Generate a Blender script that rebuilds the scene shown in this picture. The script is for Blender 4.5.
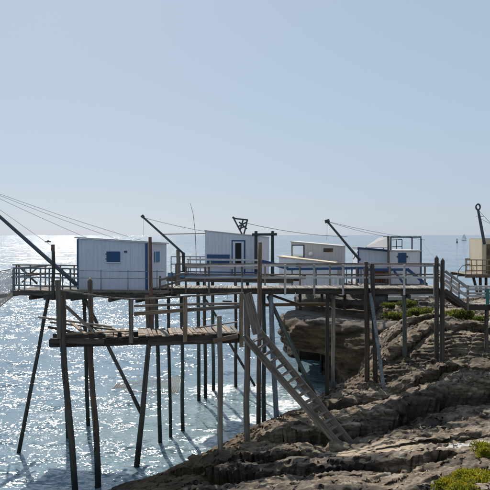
import bpy, math, random
import numpy as np
from mathutils import Vector, Matrix, noise

random.seed(7)
rng = np.random.default_rng(7)
for o in list(bpy.data.objects):
    bpy.data.objects.remove(o)
sc = bpy.context.scene
col = sc.collection

# ------------------------------------------------------------------ camera
CAM_Z = 8.1
FPX = 700.0                      # focal length in photo pixels (490 wide)
PITCH = math.atan(10 / FPX)
cam_d = bpy.data.cameras.new('camera')
cam_d.sensor_width = 36
cam_d.lens = 36 * FPX / 490
cam_d.clip_start = 0.1
cam_d.clip_end = 60000
cam = bpy.data.objects.new('camera', cam_d)
col.objects.link(cam)
cam.location = (0, 0, CAM_Z)
cam.rotation_euler = (math.pi / 2 - PITCH, 0, 0)
sc.camera = cam

# ------------------------------------------------------------------ light
SUN_EL = math.radians(37.5)
SUN_AZ = math.radians(-16)       # left of the view axis, in front of the camera
w = bpy.data.worlds.new('World')
sc.world = w
w.use_nodes = True
nt = w.node_tree
bg = nt.nodes['Background']
sky = nt.nodes.new('ShaderNodeTexSky')
sky.sky_type = 'NISHITA'
sky.sun_disc = False
sky.sun_elevation = SUN_EL
sky.sun_rotation = SUN_AZ
sky.altitude = 0
sky.air_density = 1.0
sky.dust_density = 0.6
sky.ozone_density = 3.0
# sea haze: the clear-sky colour is washed out evenly towards a pale blue, all round
SKY_STRENGTH = 0.058
hsv = nt.nodes.new('ShaderNodeHueSaturation')
hsv.inputs['Saturation'].default_value = 0.6
nt.links.new(sky.outputs[0], hsv.inputs['Color'])
hz = nt.nodes.new('ShaderNodeMix'); hz.data_type = 'RGBA'
hz.inputs[0].default_value = 0.62
nt.links.new(hsv.outputs[0], hz.inputs[6])
hz.inputs[7].default_value = (0.415 / SKY_STRENGTH, 0.53 / SKY_STRENGTH, 0.685 / SKY_STRENGTH, 1)
nt.links.new(hz.outputs[2], bg.inputs[0])
bg.inputs[1].default_value = SKY_STRENGTH
sun_d = bpy.data.lights.new('sun', 'SUN')
sun_d.energy = 5.0
sun_d.angle = math.radians(0.5)
sun_d.color = (1.0, 0.94, 0.86)
sun = bpy.data.objects.new('sun', sun_d)
col.objects.link(sun)
sdir = Vector((math.sin(SUN_AZ) * math.cos(SUN_EL), math.cos(SUN_AZ) * math.cos(SUN_EL), math.sin(SUN_EL)))
sun.rotation_euler = sdir.to_track_quat('Z', 'Y').to_euler()
sc.view_settings.view_transform = 'Standard'
sc.view_settings.look = 'None'
sc.view_settings.gamma = 1
sc.view_settings.exposure = 0.2

def P(px, py, D):
    """photo pixel + distance along the view axis -> point of the place"""
    u = (px - 245) / FPX
    v = -(py - 245) / FPX
    y = math.cos(PITCH) + v * math.sin(PITCH)
    z = v * math.cos(PITCH) - math.sin(PITCH)
    return Vector((D * u / y, D, CAM_Z + D * z / y))

# ------------------------------------------------------------------ materials
MATS = {}
def new_mat(name):
    m = bpy.data.materials.new(name)
    m.use_nodes = True
    MATS[name] = m
    return m, m.node_tree, m.node_tree.nodes['Principled BSDF']

def ramp(nt, fac, stops):
    r = nt.nodes.new('ShaderNodeValToRGB')
    el = r.color_ramp.elements
    while len(el) > 1:
        el.remove(el[-1])
    el[0].position = stops[0][0]; el[0].color = (*stops[0][1], 1)
    for p, c in stops[1:]:
        e = el.new(p); e.color = (*c, 1)
    if fac is not None:
        nt.links.new(fac, r.inputs[0])
    return r.outputs[0]

def noise_tex(nt, vec, scale, detail=4, rough=0.55, dist=0.0):
    n = nt.nodes.new('ShaderNodeTexNoise')
    n.inputs['Scale'].default_value = scale
    n.inputs['Detail'].default_value = detail
    n.inputs['Roughness'].default_value = rough
    n.inputs['Distortion'].default_value = dist
    if vec is not None:
        nt.links.new(vec, n.inputs['Vector'])
    return n.outputs[0]

def mapping(nt, vec, scale=(1, 1, 1), loc=(0, 0, 0)):
    m = nt.nodes.new('ShaderNodeMapping')
    m.inputs['Scale'].default_value = scale
    m.inputs['Location'].default_value = loc
    nt.links.new(vec, m.inputs['Vector'])
    return m.outputs[0]

def mixc(nt, fac, a, b, mode='MIX'):
    m = nt.nodes.new('ShaderNodeMix')
    m.data_type = 'RGBA'; m.blend_type = mode
    def put(sock, v):
        if isinstance(v, (tuple, list)):
            sock.default_value = (*v, 1) if len(v) == 3 else v
        elif isinstance(v, (int, float)):
            sock.default_value = v
        else:
            nt.links.new(v, sock)
    put(m.inputs[0], fac); put(m.inputs[6], a); put(m.inputs[7], b)
    return m.outputs[2]

def math_n(nt, op, a, b=None, c=None, clamp=False):
    m = nt.nodes.new('ShaderNodeMath'); m.operation = op; m.use_clamp = clamp
    for i, v in enumerate((a, b, c)):
        if v is None:
            continue
        if isinstance(v, (int, float)):
            m.inputs[i].default_value = v
        else:
            nt.links.new(v, m.inputs[i])
    return m.outputs[0]

def maprange(nt, v, a, b, c=0.0, d=1.0, smooth=False):
    m = nt.nodes.new('ShaderNodeMapRange')
    m.interpolation_type = 'SMOOTHSTEP' if smooth else 'LINEAR'
    nt.links.new(v, m.inputs[0])
    for i, x in zip((1, 2, 3, 4), (a, b, c, d)):
        m.inputs[i].default_value = x
    return m.outputs[0]

def bump(nt, h, strength, dist, normal=None):
    b = nt.nodes.new('ShaderNodeBump')
    b.inputs['Strength'].default_value = strength
    b.inputs['Distance'].default_value = dist
    nt.links.new(h, b.inputs['Height'])
    if normal is not None:
        nt.links.new(normal, b.inputs['Normal'])
    return b.outputs[0]

def coords(nt):
    return nt.nodes.new('ShaderNodeTexCoord').outputs['Object']

def world_pos(nt):
    return nt.nodes.new('ShaderNodeNewGeometry').outputs['Position']

def obj_rand(nt):
    return nt.nodes.new('ShaderNodeObjectInfo').outputs['Random']

def sep(nt, v):
    s = nt.nodes.new('ShaderNodeSeparateXYZ'); nt.links.new(v, s.inputs[0]); return s.outputs

def wood_mat(name, dark, light, axis='X', algae=False, rough=0.85):
    m, nt, b = new_mat(name)
    v = coords(nt)
    r = obj_rand(nt)
    # grain runs along the piece's own axis; shifted per piece
    sc_ = {'X': (1.2, 22, 22), 'Z': (22, 22, 1.2)}[axis]
    mp = mapping(nt, v, sc_)
    off = nt.nodes.new('ShaderNodeVectorMath'); off.operation = 'ADD'
    nt.links.new(mp, off.inputs[0])
    cmb = nt.nodes.new('ShaderNodeCombineXYZ')
    k = math_n(nt, 'MULTIPLY', r, 37.0)
    for i in range(3):
        nt.links.new(k, cmb.inputs[i])
    nt.links.new(cmb.outputs[0], off.inputs[1])
    g = noise_tex(nt, off.outputs[0], 1.0, 5, 0.6, 0.6)
    blot = noise_tex(nt, off.outputs[0], 0.16, 3, 0.6)
    c = ramp(nt, g, [(0.30, dark), (0.62, light)])
    c = mixc(nt, maprange(nt, blot, 0.42, 0.66, 0, 0.65), c, tuple(x * 0.45 for x in dark))
    val = maprange(nt, r, 0, 1, 0.65, 1.3)
    hs = nt.nodes.new('ShaderNodeHueSaturation')
    nt.links.new(val, hs.inputs['Value']); nt.links.new(c, hs.inputs['Color'])
    c = hs.outputs[0]
    if algae:
        wz = sep(nt, world_pos(nt))[2]
        nz = noise_tex(nt, world_pos(nt), 2.5, 3)
        zz = math_n(nt, 'ADD', wz, math_n(nt, 'MULTIPLY', nz, 1.6))
        f = maprange(nt, zz, 3.4, 2.2, 0, 0.75)
        c = mixc(nt, f, c, (0.034, 0.036, 0.024))
        f2 = maprange(nt, zz, 1.9, 1.3, 0, 0.9)
        c = mixc(nt, f2, c, (0.012, 0.013, 0.010))
    nt.links.new(c, b.inputs['Base Color'])
    b.inputs['Roughness'].default_value = rough
    nt.links.new(bump(nt, g, 0.8, 0.012), b.inputs['Normal'])
    return m

wood_mat('wood_grey', (0.055, 0.045, 0.035), (0.26, 0.22, 0.175))
wood_mat('wood_pale', (0.12, 0.10, 0.08), (0.42, 0.37, 0.30))
wood_mat('wood_silver', (0.28, 0.27, 0.26), (0.60, 0.585, 0.56))
wood_mat('wood_dark', (0.022, 0.018, 0.015), (0.10, 0.08, 0.062))
wood_mat('wood_brown', (0.08, 0.05, 0.03), (0.25, 0.17, 0.11))
wood_mat('wood_tan', (0.12, 0.08, 0.048), (0.36, 0.26, 0.165))
wood_mat('pole_grey', (0.10, 0.09, 0.075), (0.33, 0.29, 0.24), 'Z', True)
wood_mat('pole_dark', (0.024, 0.020, 0.017), (0.11, 0.09, 0.07), 'Z', True)
wood_mat('pole_brown', (0.055, 0.038, 0.028), (0.18, 0.125, 0.085), 'Z', True)
wood_mat('pole_green', (0.035, 0.05, 0.042), (0.14, 0.165, 0.14), 'Z', True)
wood_mat('pole_blue', (0.09, 0.105, 0.12), (0.26, 0.29, 0.32), 'Z', False)
wood_mat('pole_pale', (0.15, 0.125, 0.095), (0.40, 0.34, 0.265), 'Z')
wood_mat('pole_rust', (0.085, 0.042, 0.028), (0.22, 0.12, 0.08), 'Z', True)
wood_mat('rust_red', (0.12, 0.045, 0.03), (0.30, 0.13, 0.08))

def paint_mat(name, c1, wear, rough=0.55, wear_amt=0.5, scale=1.4):
    m, nt, b = new_mat(name)
    v = coords(nt)
    streak = noise_tex(nt, mapping(nt, v, (5, 5, 0.7)), scale, 5, 0.65)
    spot = noise_tex(nt, v, scale * 6, 4, 0.7)
    s = math_n(nt, 'ADD', math_n(nt, 'MULTIPLY', streak, 0.7), math_n(nt, 'MULTIPLY', spot, 0.3))
    c = mixc(nt, maprange(nt, s, 0.45, 0.72, 0, wear_amt), c1, wear)
    run = noise_tex(nt, mapping(nt, v, (11, 11, 0.45), (4, 2, 9)), 1.0, 4, 0.6)
    c = mixc(nt, maprange(nt, run, 0.60, 0.72, 0, 0.40), c, tuple(x * y for x, y in zip(c1, (0.52, 0.42, 0.34))))
    chip = noise_tex(nt, v, 14, 5, 0.75)
    c = mixc(nt, maprange(nt, chip, 0.66, 0.70, 0, 0.6), c, tuple(0.5 * (x + 0.12) for x in wear))
    nt.links.new(c, b.inputs['Base Color'])
    b.inputs['Roughness'].default_value = rough
    nt.links.new(bump(nt, spot, 0.25, 0.006), b.inputs['Normal'])
    return m

paint_mat('white_paint', (0.61, 0.64, 0.70), (0.40, 0.41, 0.43))
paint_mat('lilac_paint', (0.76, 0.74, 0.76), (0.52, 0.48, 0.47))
paint_mat('taupe_paint', (0.54, 0.52, 0.50), (0.36, 0.32, 0.29))
paint_mat('cream_paint', (0.60, 0.50, 0.34), (0.38, 0.28, 0.18))
paint_mat('blue_paint', (0.010, 0.060, 0.17), (0.03, 0.07, 0.12), 0.5)
paint_mat('light_blue_paint', (0.045, 0.18, 0.34), (0.12, 0.18, 0.24), 0.5)
paint_mat('teal_paint', (0.02, 0.15, 0.15), (0.03, 0.09, 0.09), 0.5)
paint_mat('roof_sheet', (0.50, 0.48, 0.46), (0.26, 0.23, 0.21), 0.7)
paint_mat('dark_metal', (0.045, 0.055, 0.065), (0.09, 0.06, 0.045), 0.5)
paint_mat('green_metal', (0.02, 0.035, 0.035), (0.05, 0.045, 0.035), 0.5)
paint_mat('blue_metal', (0.055, 0.072, 0.092), (0.10, 0.09, 0.08), 0.5)
paint_mat('concrete', (0.40, 0.38, 0.34), (0.24, 0.22, 0.19), 0.9)
paint_mat('boat_white', (0.8, 0.8, 0.8), (0.6, 0.6, 0.6), 0.4)

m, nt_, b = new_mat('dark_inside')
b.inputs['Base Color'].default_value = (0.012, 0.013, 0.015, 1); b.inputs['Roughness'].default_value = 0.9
m, nt_, b = new_mat('rope')
b.inputs['Base Color'].default_value = (0.10, 0.11, 0.12, 1); b.inputs['Roughness'].default_value = 0.8
m, nt_, b = new_mat('net_beige')
b.inputs['Base Color'].default_value = (0.66, 0.54, 0.40, 1); b.inputs['Roughness'].default_value = 0.9
m, nt_, b = new_mat('net_pink')
b.inputs['Base Color'].default_value = (0.42, 0.36, 0.34, 1); b.inputs['Roughness'].default_value = 0.9
m, nt_, b = new_mat('mirror_glass')
b.inputs['Base Color'].default_value = (0.55, 0.62, 0.68, 1); b.inputs['Roughness'].default_value = 0.08
b.inputs['Metallic'].default_value = 0.6

# rock
def rock_mat():
    m, nt, b = new_mat('limestone')
    p = world_pos(nt)
    n1 = noise_tex(nt, p, 0.55, 5, 0.6)
    n2 = noise_tex(nt, mapping(nt, p, (0.7, 1.5, 5)), 1.3, 8, 0.72, 0.4)
    n3 = noise_tex(nt, p, 9, 8, 0.75)
    c = ramp(nt, n2, [(0.28, (0.065, 0.048, 0.034)), (0.44, (0.17, 0.128, 0.086)), (0.56, (0.36, 0.295, 0.215)), (0.72, (0.58, 0.51, 0.41))])
    # dark lichen patches
    c = mixc(nt, maprange(nt, n1, 0.50, 0.60, 0, 0.82), c, (0.065, 0.055, 0.046))
    c = mixc(nt, maprange(nt, n3, 0.53, 0.68, 0, 0.7), c, (0.050, 0.043, 0.036))
    def patch(col_c, cx, cy, rx, ry, amt, c, soft=0.35):
        q = nt.nodes.new('ShaderNodeVectorMath'); q.operation = 'DISTANCE'
        nt.links.new(mapping(nt, p, (1 / rx, 1 / ry, 0), (-cx / rx, -cy / ry, 0)), q.inputs[0])
        q.inputs[1].default_value = (0, 0, 0)
        dd = math_n(nt, 'ADD', q.outputs['Value'], math_n(nt, 'MULTIPLY', math_n(nt, 'SUBTRACT', n2, 0.5), 1.6))
        return mixc(nt, maprange(nt, dd, 1.0, 1.0 - soft, 0, amt), c, col_c)
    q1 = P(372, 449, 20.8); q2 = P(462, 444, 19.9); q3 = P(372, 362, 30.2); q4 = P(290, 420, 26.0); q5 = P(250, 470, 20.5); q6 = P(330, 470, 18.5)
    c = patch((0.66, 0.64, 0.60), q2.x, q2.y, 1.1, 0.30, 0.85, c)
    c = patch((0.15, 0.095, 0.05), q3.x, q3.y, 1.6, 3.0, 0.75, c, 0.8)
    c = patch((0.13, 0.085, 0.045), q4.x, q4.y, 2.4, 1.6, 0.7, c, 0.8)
    c = patch((0.045, 0.042, 0.040), q5.x, q5.y, 3.2, 1.7, 0.75, c, 0.8)  # algae-dark rock on the low front face, with its shade painted in too
    c = patch((0.035, 0.032, 0.029), q6.x, q6.y + 0.4, 2.2, 0.8, 0.85, c, 0.7)  # algae-dark rock whose near-black also paints in the shade of the gully
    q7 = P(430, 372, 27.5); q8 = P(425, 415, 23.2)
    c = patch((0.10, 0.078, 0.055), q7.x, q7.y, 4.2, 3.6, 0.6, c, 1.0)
    c = patch((0.05, 0.042, 0.034), q8.x, q8.y, 3.4, 1.3, 0.75, c, 0.9)  # dark rock colour, also standing in for the shade below the long scarp
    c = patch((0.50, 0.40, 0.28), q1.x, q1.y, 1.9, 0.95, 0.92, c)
    # brown weed belt close to the sea
    z = sep(nt, p)[2]
    zz = math_n(nt, 'ADD', z, math_n(nt, 'MULTIPLY', n1, 1.4))
    c = mixc(nt, maprange(nt, zz, 2.3, 1.4, 0, 0.75), c, mixc(nt, n3, (0.045, 0.030, 0.016), (0.17, 0.11, 0.055)))
    c = mixc(nt, maprange(nt, zz, 1.15, 0.75, 0, 0.9), c, (0.020, 0.019, 0.014))
    nt.links.new(c, b.inputs['Base Color'])
    b.inputs['Roughness'].default_value = 0.92
    b.inputs['Specular IOR Level'].default_value = 0.25
    vor = nt.nodes.new('ShaderNodeTexVoronoi')
    vor.inputs['Scale'].default_value = 6.0
    nt.links.new(mapping(nt, p, (1, 1, 2)), vor.inputs['Vector'])
    h = math_n(nt, 'ADD', n3, math_n(nt, 'MULTIPLY', vor.outputs[0], 0.5))
    n = bump(nt, n2, 0.9, 0.10)
    n = bump(nt, h, 0.9, 0.05, n)
    nt.links.new(n, b.inputs['Normal'])
    return m
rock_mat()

def cliff_mat():
    m, nt, b = new_mat('tan_rock')
    p = world_pos(nt)
    n1 = noise_tex(nt, mapping(nt, p, (0.7, 0.7, 3.6)), 0.9, 8, 0.7, 0.4)
    n3 = noise_tex(nt, p, 7, 8, 0.75)
    c = ramp(nt, n1, [(0.36, (0.028, 0.022, 0.016)), (0.52, (0.105, 0.072, 0.042)), (0.70, (0.25, 0.17, 0.095))])
    c = mixc(nt, maprange(nt, n3, 0.5, 0.7, 0, 0.6), c, (0.05, 0.042, 0.034))
    z = sep(nt, p)[2]
    zz = math_n(nt, 'ADD', z, math_n(nt, 'MULTIPLY', n1, 1.0))
    c = mixc(nt, maprange(nt, zz, 3.7, 4.3, 0, 0.8), c, ramp(nt, n3, [(0.35, (0.10, 0.095, 0.085)), (0.62, (0.36, 0.34, 0.30))]))
    c = mixc(nt, maprange(nt, zz, 1.5, 0.9, 0, 0.9), c, (0.02, 0.018, 0.013))
    nt.links.new(c, b.inputs['Base Color'])
    b.inputs['Roughness'].default_value = 0.92
    b.inputs['Specular IOR Level'].default_value = 0.25
    n = bump(nt, n1, 0.9, 0.2)
    n = bump(nt, n3, 0.9, 0.07, n)
    nt.links.new(n, b.inputs['Normal'])
cliff_mat()

S_SCALE = (0.05, 0.6, 2.6, 9.0)
S_AMP = (0.36, 0.60, 1.00, 0.88)
def sea_mat():
    m, nt, b = new_mat('sea_water')
    p = world_pos(nt)
    x, y, z = sep(nt, p)
    # shallow water off the rocks is greener
    d = nt.nodes.new('ShaderNodeVectorMath'); d.operation = 'DISTANCE'
    nt.links.new(p, d.inputs[0]); d.inputs[1].default_value = (2.0, 30.0, 0)
    shallow = maprange(nt, d.outputs['Value'], 2.0, 16.0, 1.0, 0.0, True)
    c = mixc(nt, shallow, (0.150, 0.225, 0.275), (0.195, 0.270, 0.280))
    # foam round the foot of the rocks
    def blob(cx, cy, r):
        q = nt.nodes.new('ShaderNodeVectorMath'); q.operation = 'DISTANCE'
        nt.links.new(p, q.inputs[0]); q.inputs[1].default_value = (cx, cy, 0)
        return maprange(nt, q.outputs['Value'], 0.0, r, 1.0, 0.0)
    fm = None
    for cx, cy, r in ((3.6, 35.0, 3.4), (4.3, 33.4, 3.4), (1.9, 33.2, 2.8), (1.0, 36.5, 2.2), (-1.6, 36.6, 2.6), (0.2, 30.6, 2.0), (-1.2, 27.6, 1.6)):
        s = blob(cx, cy, r)
        fm = s if fm is None else math_n(nt, 'MAXIMUM', fm, s)
    fn = noise_tex(nt, p, 3.2, 6, 0.7, 0.8)
    foam = maprange(nt, math_n(nt, 'ADD', math_n(nt, 'MULTIPLY', fm, 0.42), fn), 0.72, 0.86, 0, 0.85)
    c = mixc(nt, foam, c, (0.75, 0.77, 0.77))
    nt.links.new(c, b.inputs['Base Color'])
    b.inputs['IOR'].default_value = 1.333
    nt.links.new(maprange(nt, foam, 0, 1, 0.10, 0.7), b.inputs['Roughness'])
    # ripples: slopes of four sizes of wave, crests roughly across the view
    def slope(scale, amp, detail, loc):
        n = nt.nodes.new('ShaderNodeTexNoise')
        n.inputs['Scale'].default_value = scale; n.inputs['Detail'].default_value = detail
        n.inputs['Roughness'].default_value = 0.5; n.inputs['Distortion'].default_value = 0.4
        nt.links.new(mapping(nt, p, (0.62, 1.25, 1), loc), n.inputs['Vector'])
        s = nt.nodes.new('ShaderNodeVectorMath'); s.operation = 'MULTIPLY_ADD'
        nt.links.new(n.outputs['Color'], s.inputs[0])
        s.inputs[1].default_value = (amp * 0.75, amp, 0); s.inputs[2].default_value = (-amp * 0.375, -amp * 0.5, 0)
        return s.outputs[0]
    def vadd(u, v):
        s = nt.nodes.new('ShaderNodeVectorMath'); s.operation = 'ADD'
        nt.links.new(u, s.inputs[0]); nt.links.new(v, s.inputs[1]); return s.outputs[0]
    sl = vadd(slope(S_SCALE[1], S_AMP[1], 1, (3, 7, 0)), vadd(slope(S_SCALE[2], S_AMP[2], 1, (13, 1, 0)), slope(S_SCALE[3], S_AMP[3], 0, (1, 31, 0))))
    calm = maprange(nt, noise_tex(nt, mapping(nt, p, (0.05, 0.14, 1)), 1.0, 4, 0.6), 0.35, 0.65, 0.6, 1.15)
    k = nt.nodes.new('ShaderNodeVectorMath'); k.operation = 'SCALE'
    nt.links.new(sl, k.inputs[0]); nt.links.new(calm, k.inputs['Scale'])
    sl = vadd(k.outputs[0], slope(S_SCALE[0], S_AMP[0], 3, (5, 2, 0)))
    sl = vadd(sl, nt.nodes.new('ShaderNodeNewGeometry').outputs['Normal'])
    nv = nt.nodes.new('ShaderNodeVectorMath'); nv.operation = 'NORMALIZE'
    nt.links.new(sl, nv.inputs[0])
    nt.links.new(nv.outputs[0], b.inputs['Normal'])
sea_mat()

def leaf_mat(name, c1, c2, c3):
    m, nt, b = new_mat(name)
    p = world_pos(nt)
    n = noise_tex(nt, p, 3.0, 4, 0.6)
    n2 = noise_tex(nt, p, 23.0, 2, 0.6)
    c = ramp(nt, n, [(0.35, c1), (0.55, c2), (0.7, c3)])
    c = mixc(nt, maprange(nt, n2, 0.4, 0.7, 0, 0.5), c, c1)
    nt.links.new(c, b.inputs['Base Color'])
    b.inputs['Roughness'].default_value = 0.6
    tr = nt.nodes.new('ShaderNodeBsdfTranslucent'); nt.links.new(c, tr.inputs[0])
    mx = nt.nodes.new('ShaderNodeMixShader'); mx.inputs[0].default_value = 0.45
    nt.links.new(b.outputs[0], mx.inputs[1]); nt.links.new(tr.outputs[0], mx.inputs[2])
    nt.links.new(mx.outputs[0], nt.nodes['Material Output'].inputs[0])
leaf_mat('leaf_yellow', (0.09, 0.11, 0.012), (0.32, 0.30, 0.018), (0.50, 0.38, 0.02))
leaf_mat('leaf_green', (0.05, 0.065, 0.014), (0.16, 0.18, 0.025), (0.27, 0.25, 0.04))
M = MATS

# ------------------------------------------------------------------ object helpers
WORLD = {}
def link(o, parent, mw):
    col.objects.link(o)
    if parent is not None:
        o.parent = parent
        o.matrix_basis = WORLD[parent.name].inverted() @ mw
    else:
        o.matrix_basis = mw
    WORLD[o.name] = mw.copy()
    return o

def tag(o, label=None, cat=None, group=None, kind=None):
    if label: o['label'] = label
    if cat: o['category'] = cat
    if group: o['group'] = group
    if kind: o['kind'] = kind
    return o

def thing(name, label, cat, loc, group=None):
    o = bpy.data.objects.new(name, None)
    o.empty_display_size = 0.3
    link(o, None, Matrix.Translation(Vector(loc)))
    return tag(o, label, cat, group)

def mesh(name, verts, faces, mat, parent=None, mw=None, smooth=False):
    me = bpy.data.meshes.new(name)
    me.from_pydata([tuple(v) for v in verts], [], faces)
    if smooth:
        me.polygons.foreach_set('use_smooth', [True] * len(me.polygons))
    me.materials.append(M[mat] if isinstance(mat, str) else mat)
    me.update()
    o = bpy.data.objects.new(name, me)
    return link(o, parent, mw if mw is not None else Matrix())

def frame_x(p0, p1, up=Vector((0, 0, 1))):
    x = (p1 - p0).normalized()
    if abs(x.dot(up)) > 0.98:
        up = Vector((0, -1, 0))
    y = up.cross(x).normalized()
    z = x.cross(y)
    mw = Matrix((( x.x, y.x, z.x, p0.x), (x.y, y.y, z.y, p0.y), (x.z, y.z, z.z, p0.z), (0, 0, 0, 1)))
    return mw

def beam(name, p0, p1, wd, ht, mat, parent=None, jit=0.06, up=Vector((0, 0, 1)), segs=3, sag=0.0):
    """a sawn, weathered timber from p0 to p1: not quite straight, corners worn"""
    p0 = Vector(p0); p1 = Vector(p1)
    L = (p1 - p0).length
    vs, fs = [], []
    c = 0.16 * min(wd, ht)
    prof = [(-wd/2 + c, -ht/2), (wd/2 - c, -ht/2), (wd/2, -ht/2 + c), (wd/2, ht/2 - c), (wd/2 - c, ht/2), (-wd/2 + c, ht/2), (-wd/2, ht/2 - c), (-wd/2, -ht/2 + c)]
    n = len(prof)
    bw = random.uniform(-1, 1) * min(0.012 * L, 0.03)
    for i in range(segs + 1):
        t = i / segs
        s = 4 * t * (1 - t)
        oy = bw * s * 0.5; oz = -sag * s + bw * s * 0.4
        for (a, b_) in prof:
            vs.append((t * L + (random.uniform(-1, 1) * 0.25 * jit * ht if i in (0, segs) else 0), a * (1 + random.uniform(-jit, jit)) + oy, b_ * (1 + random.uniform(-jit, jit)) + oz))
    for i in range(segs):
        for k in range(n):
            a = i * n + k; b_ = i * n + (k + 1) % n
            fs.append((a, b_, b_ + n, a + n))
    fs.append(tuple(range(n - 1, -1, -1)))
    fs.append(tuple(range(segs * n, segs * n + n)))
    return mesh(name, vs, fs, mat, parent, frame_x(p0, p1, up))

def pole(name, p0, p1, r0, r1, mat, parent=None, sides=9, rings=7, wob=0.35, pointed=False):
    """a round pile/pole from p0 (foot) to p1 (head), slightly crooked"""
    p0 = Vector(p0); p1 = Vector(p1)
    d = p1 - p0; L = d.length
    q = d.to_track_quat('Z', 'Y')
    mw = Matrix.Translation(p0) @ q.to_matrix().to_4x4()
    vs, fs = [], []
    ph = random.uniform(0, 50)
    for i in range(rings):
        t = i / (rings - 1)
        r = r0 + (r1 - r0) * t
        e = math.sin(math.pi * t)
        cx = wob * r * e * noise.noise(Vector((ph, t * 2.3, 0)))* 2
        cy = wob * r * e * noise.noise(Vector((ph + 9, t * 2.3, 5))) * 2
        for k in range(sides):
            a = 2 * math.pi * k / sides
            rr = r * (1 + 0.12 * noise.noise(Vector((math.cos(a) * 1.2 + ph, math.sin(a) * 1.2, t * L * 0.9))))
            vs.append((cx + rr * math.cos(a), cy + rr * math.sin(a), t * L))
    for i in range(rings - 1):
        for k in range(sides):
            a = i * sides + k; b_ = i * sides + (k + 1) % sides
            fs.append((a, b_, b_ + sides, a + sides))
    fs.append(tuple(range(sides - 1, -1, -1)))
    if pointed:
        vs.append((0, 0, L + r1 * 1.6)); tip = len(vs) - 1
        o_ = (rings - 1) * sides
        for k in range(sides):
            fs.append((o_ + k, o_ + (k + 1) % sides, tip))
    else:
        fs.append(tuple(range((rings - 1) * sides, rings * sides)))
    o = mesh(name, vs, fs, mat, parent, mw, True)
    return o

def tube(name, pts, r, mat, parent=None, sides=6):
    pts = [Vector(p) for p in pts]
    mw = Matrix.Translation(pts[0])
    vs, fs = [], []
    n = len(pts)
    for i, p in enumerate(pts):
        t = (pts[min(i + 1, n - 1)] - pts[max(i - 1, 0)]).normalized()
        u = t.cross(Vector((0, 0, 1)))
        if u.length < 1e-3:
            u = Vector((1, 0, 0))
        u.normalize(); v = t.cross(u)
        rr = r[i] if isinstance(r, (list, tuple)) else r
        for k in range(sides):
            a = 2 * math.pi * k / sides
            vs.append(p - pts[0] + u * math.cos(a) * rr + v * math.sin(a) * rr)
    for i in range(n - 1):
        for k in range(sides):
            a = i * sides + k; b_ = i * sides + (k + 1) % sides
            fs.append((a, b_, b_ + sides, a + sides))
    fs.append(tuple(range(sides - 1, -1, -1)))
    fs.append(tuple(range((n - 1) * sides, n * sides)))
    return mesh(name, vs, fs, mat, parent, mw, True)

def cable(name, p0, p1, parent, r=0.009, sag=0.02, mat='rope', n=14):
    p0 = Vector(p0); p1 = Vector(p1); L = (p1 - p0).length
    pts = []
    for i in range(n + 1):
        t = i / n
        p = p0.lerp(p1, t); p.z -= sag * L * 4 * t * (1 - t)
        pts.append(p)
    return tube(name, pts, r, mat, parent, 5)

class Frame:
    """local frame of a hut: s along the front (to the left), t towards the back, z up"""
    def __init__(self, A, B):
        A = Vector((A[0], A[1], 0)); B = Vector((B[0], B[1], 0))
        self.O = A
        self.a = (B - A).normalized()
        self.L = (B - A).length
        self.b = Vector((self.a.y, -self.a.x, 0))
        if self.b.y < 0: self.b = -self.b
    def p(self, s, t, z):
        q = self.O + self.a * s + self.b * t
        return Vector((q.x, q.y, z))
    def s_at(self, px, t=0.0):
        """s on the plane t at the photo column px"""
        u = (px - 245) / FPX
        q = self.O + self.b * t
        return (u * q.y - q.x) / (self.a.x - u * self.a.y)
    def z_at(self, px, py, t=0.0):
        s = self.s_at(px, t)
        y = (self.O + self.a * s + self.b * t).y
        return P(px, py, y).z

def obox(name, F, s0, s1, t0, t1, z0, z1, mat, parent, ztop=None):
    """box in the hut frame; ztop(s,t) gives a sloping top"""
    o = F.p(s0, t0, z0)
    vs = []
    for zz in (0, 1):
        for (s, t) in ((s0, t0), (s1, t0), (s1, t1), (s0, t1)):
            z = z0 if zz == 0 else (ztop(s, t) if ztop else z1)
            vs.append(F.p(s, t, z) - o)
    fs = [(0, 1, 2, 3), (7, 6, 5, 4), (0, 4, 5, 1), (1, 5, 6, 2), (2, 6, 7, 3), (3, 7, 4, 0)]
    return mesh(name, vs, fs, mat, parent, Matrix.Translation(o))

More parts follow.
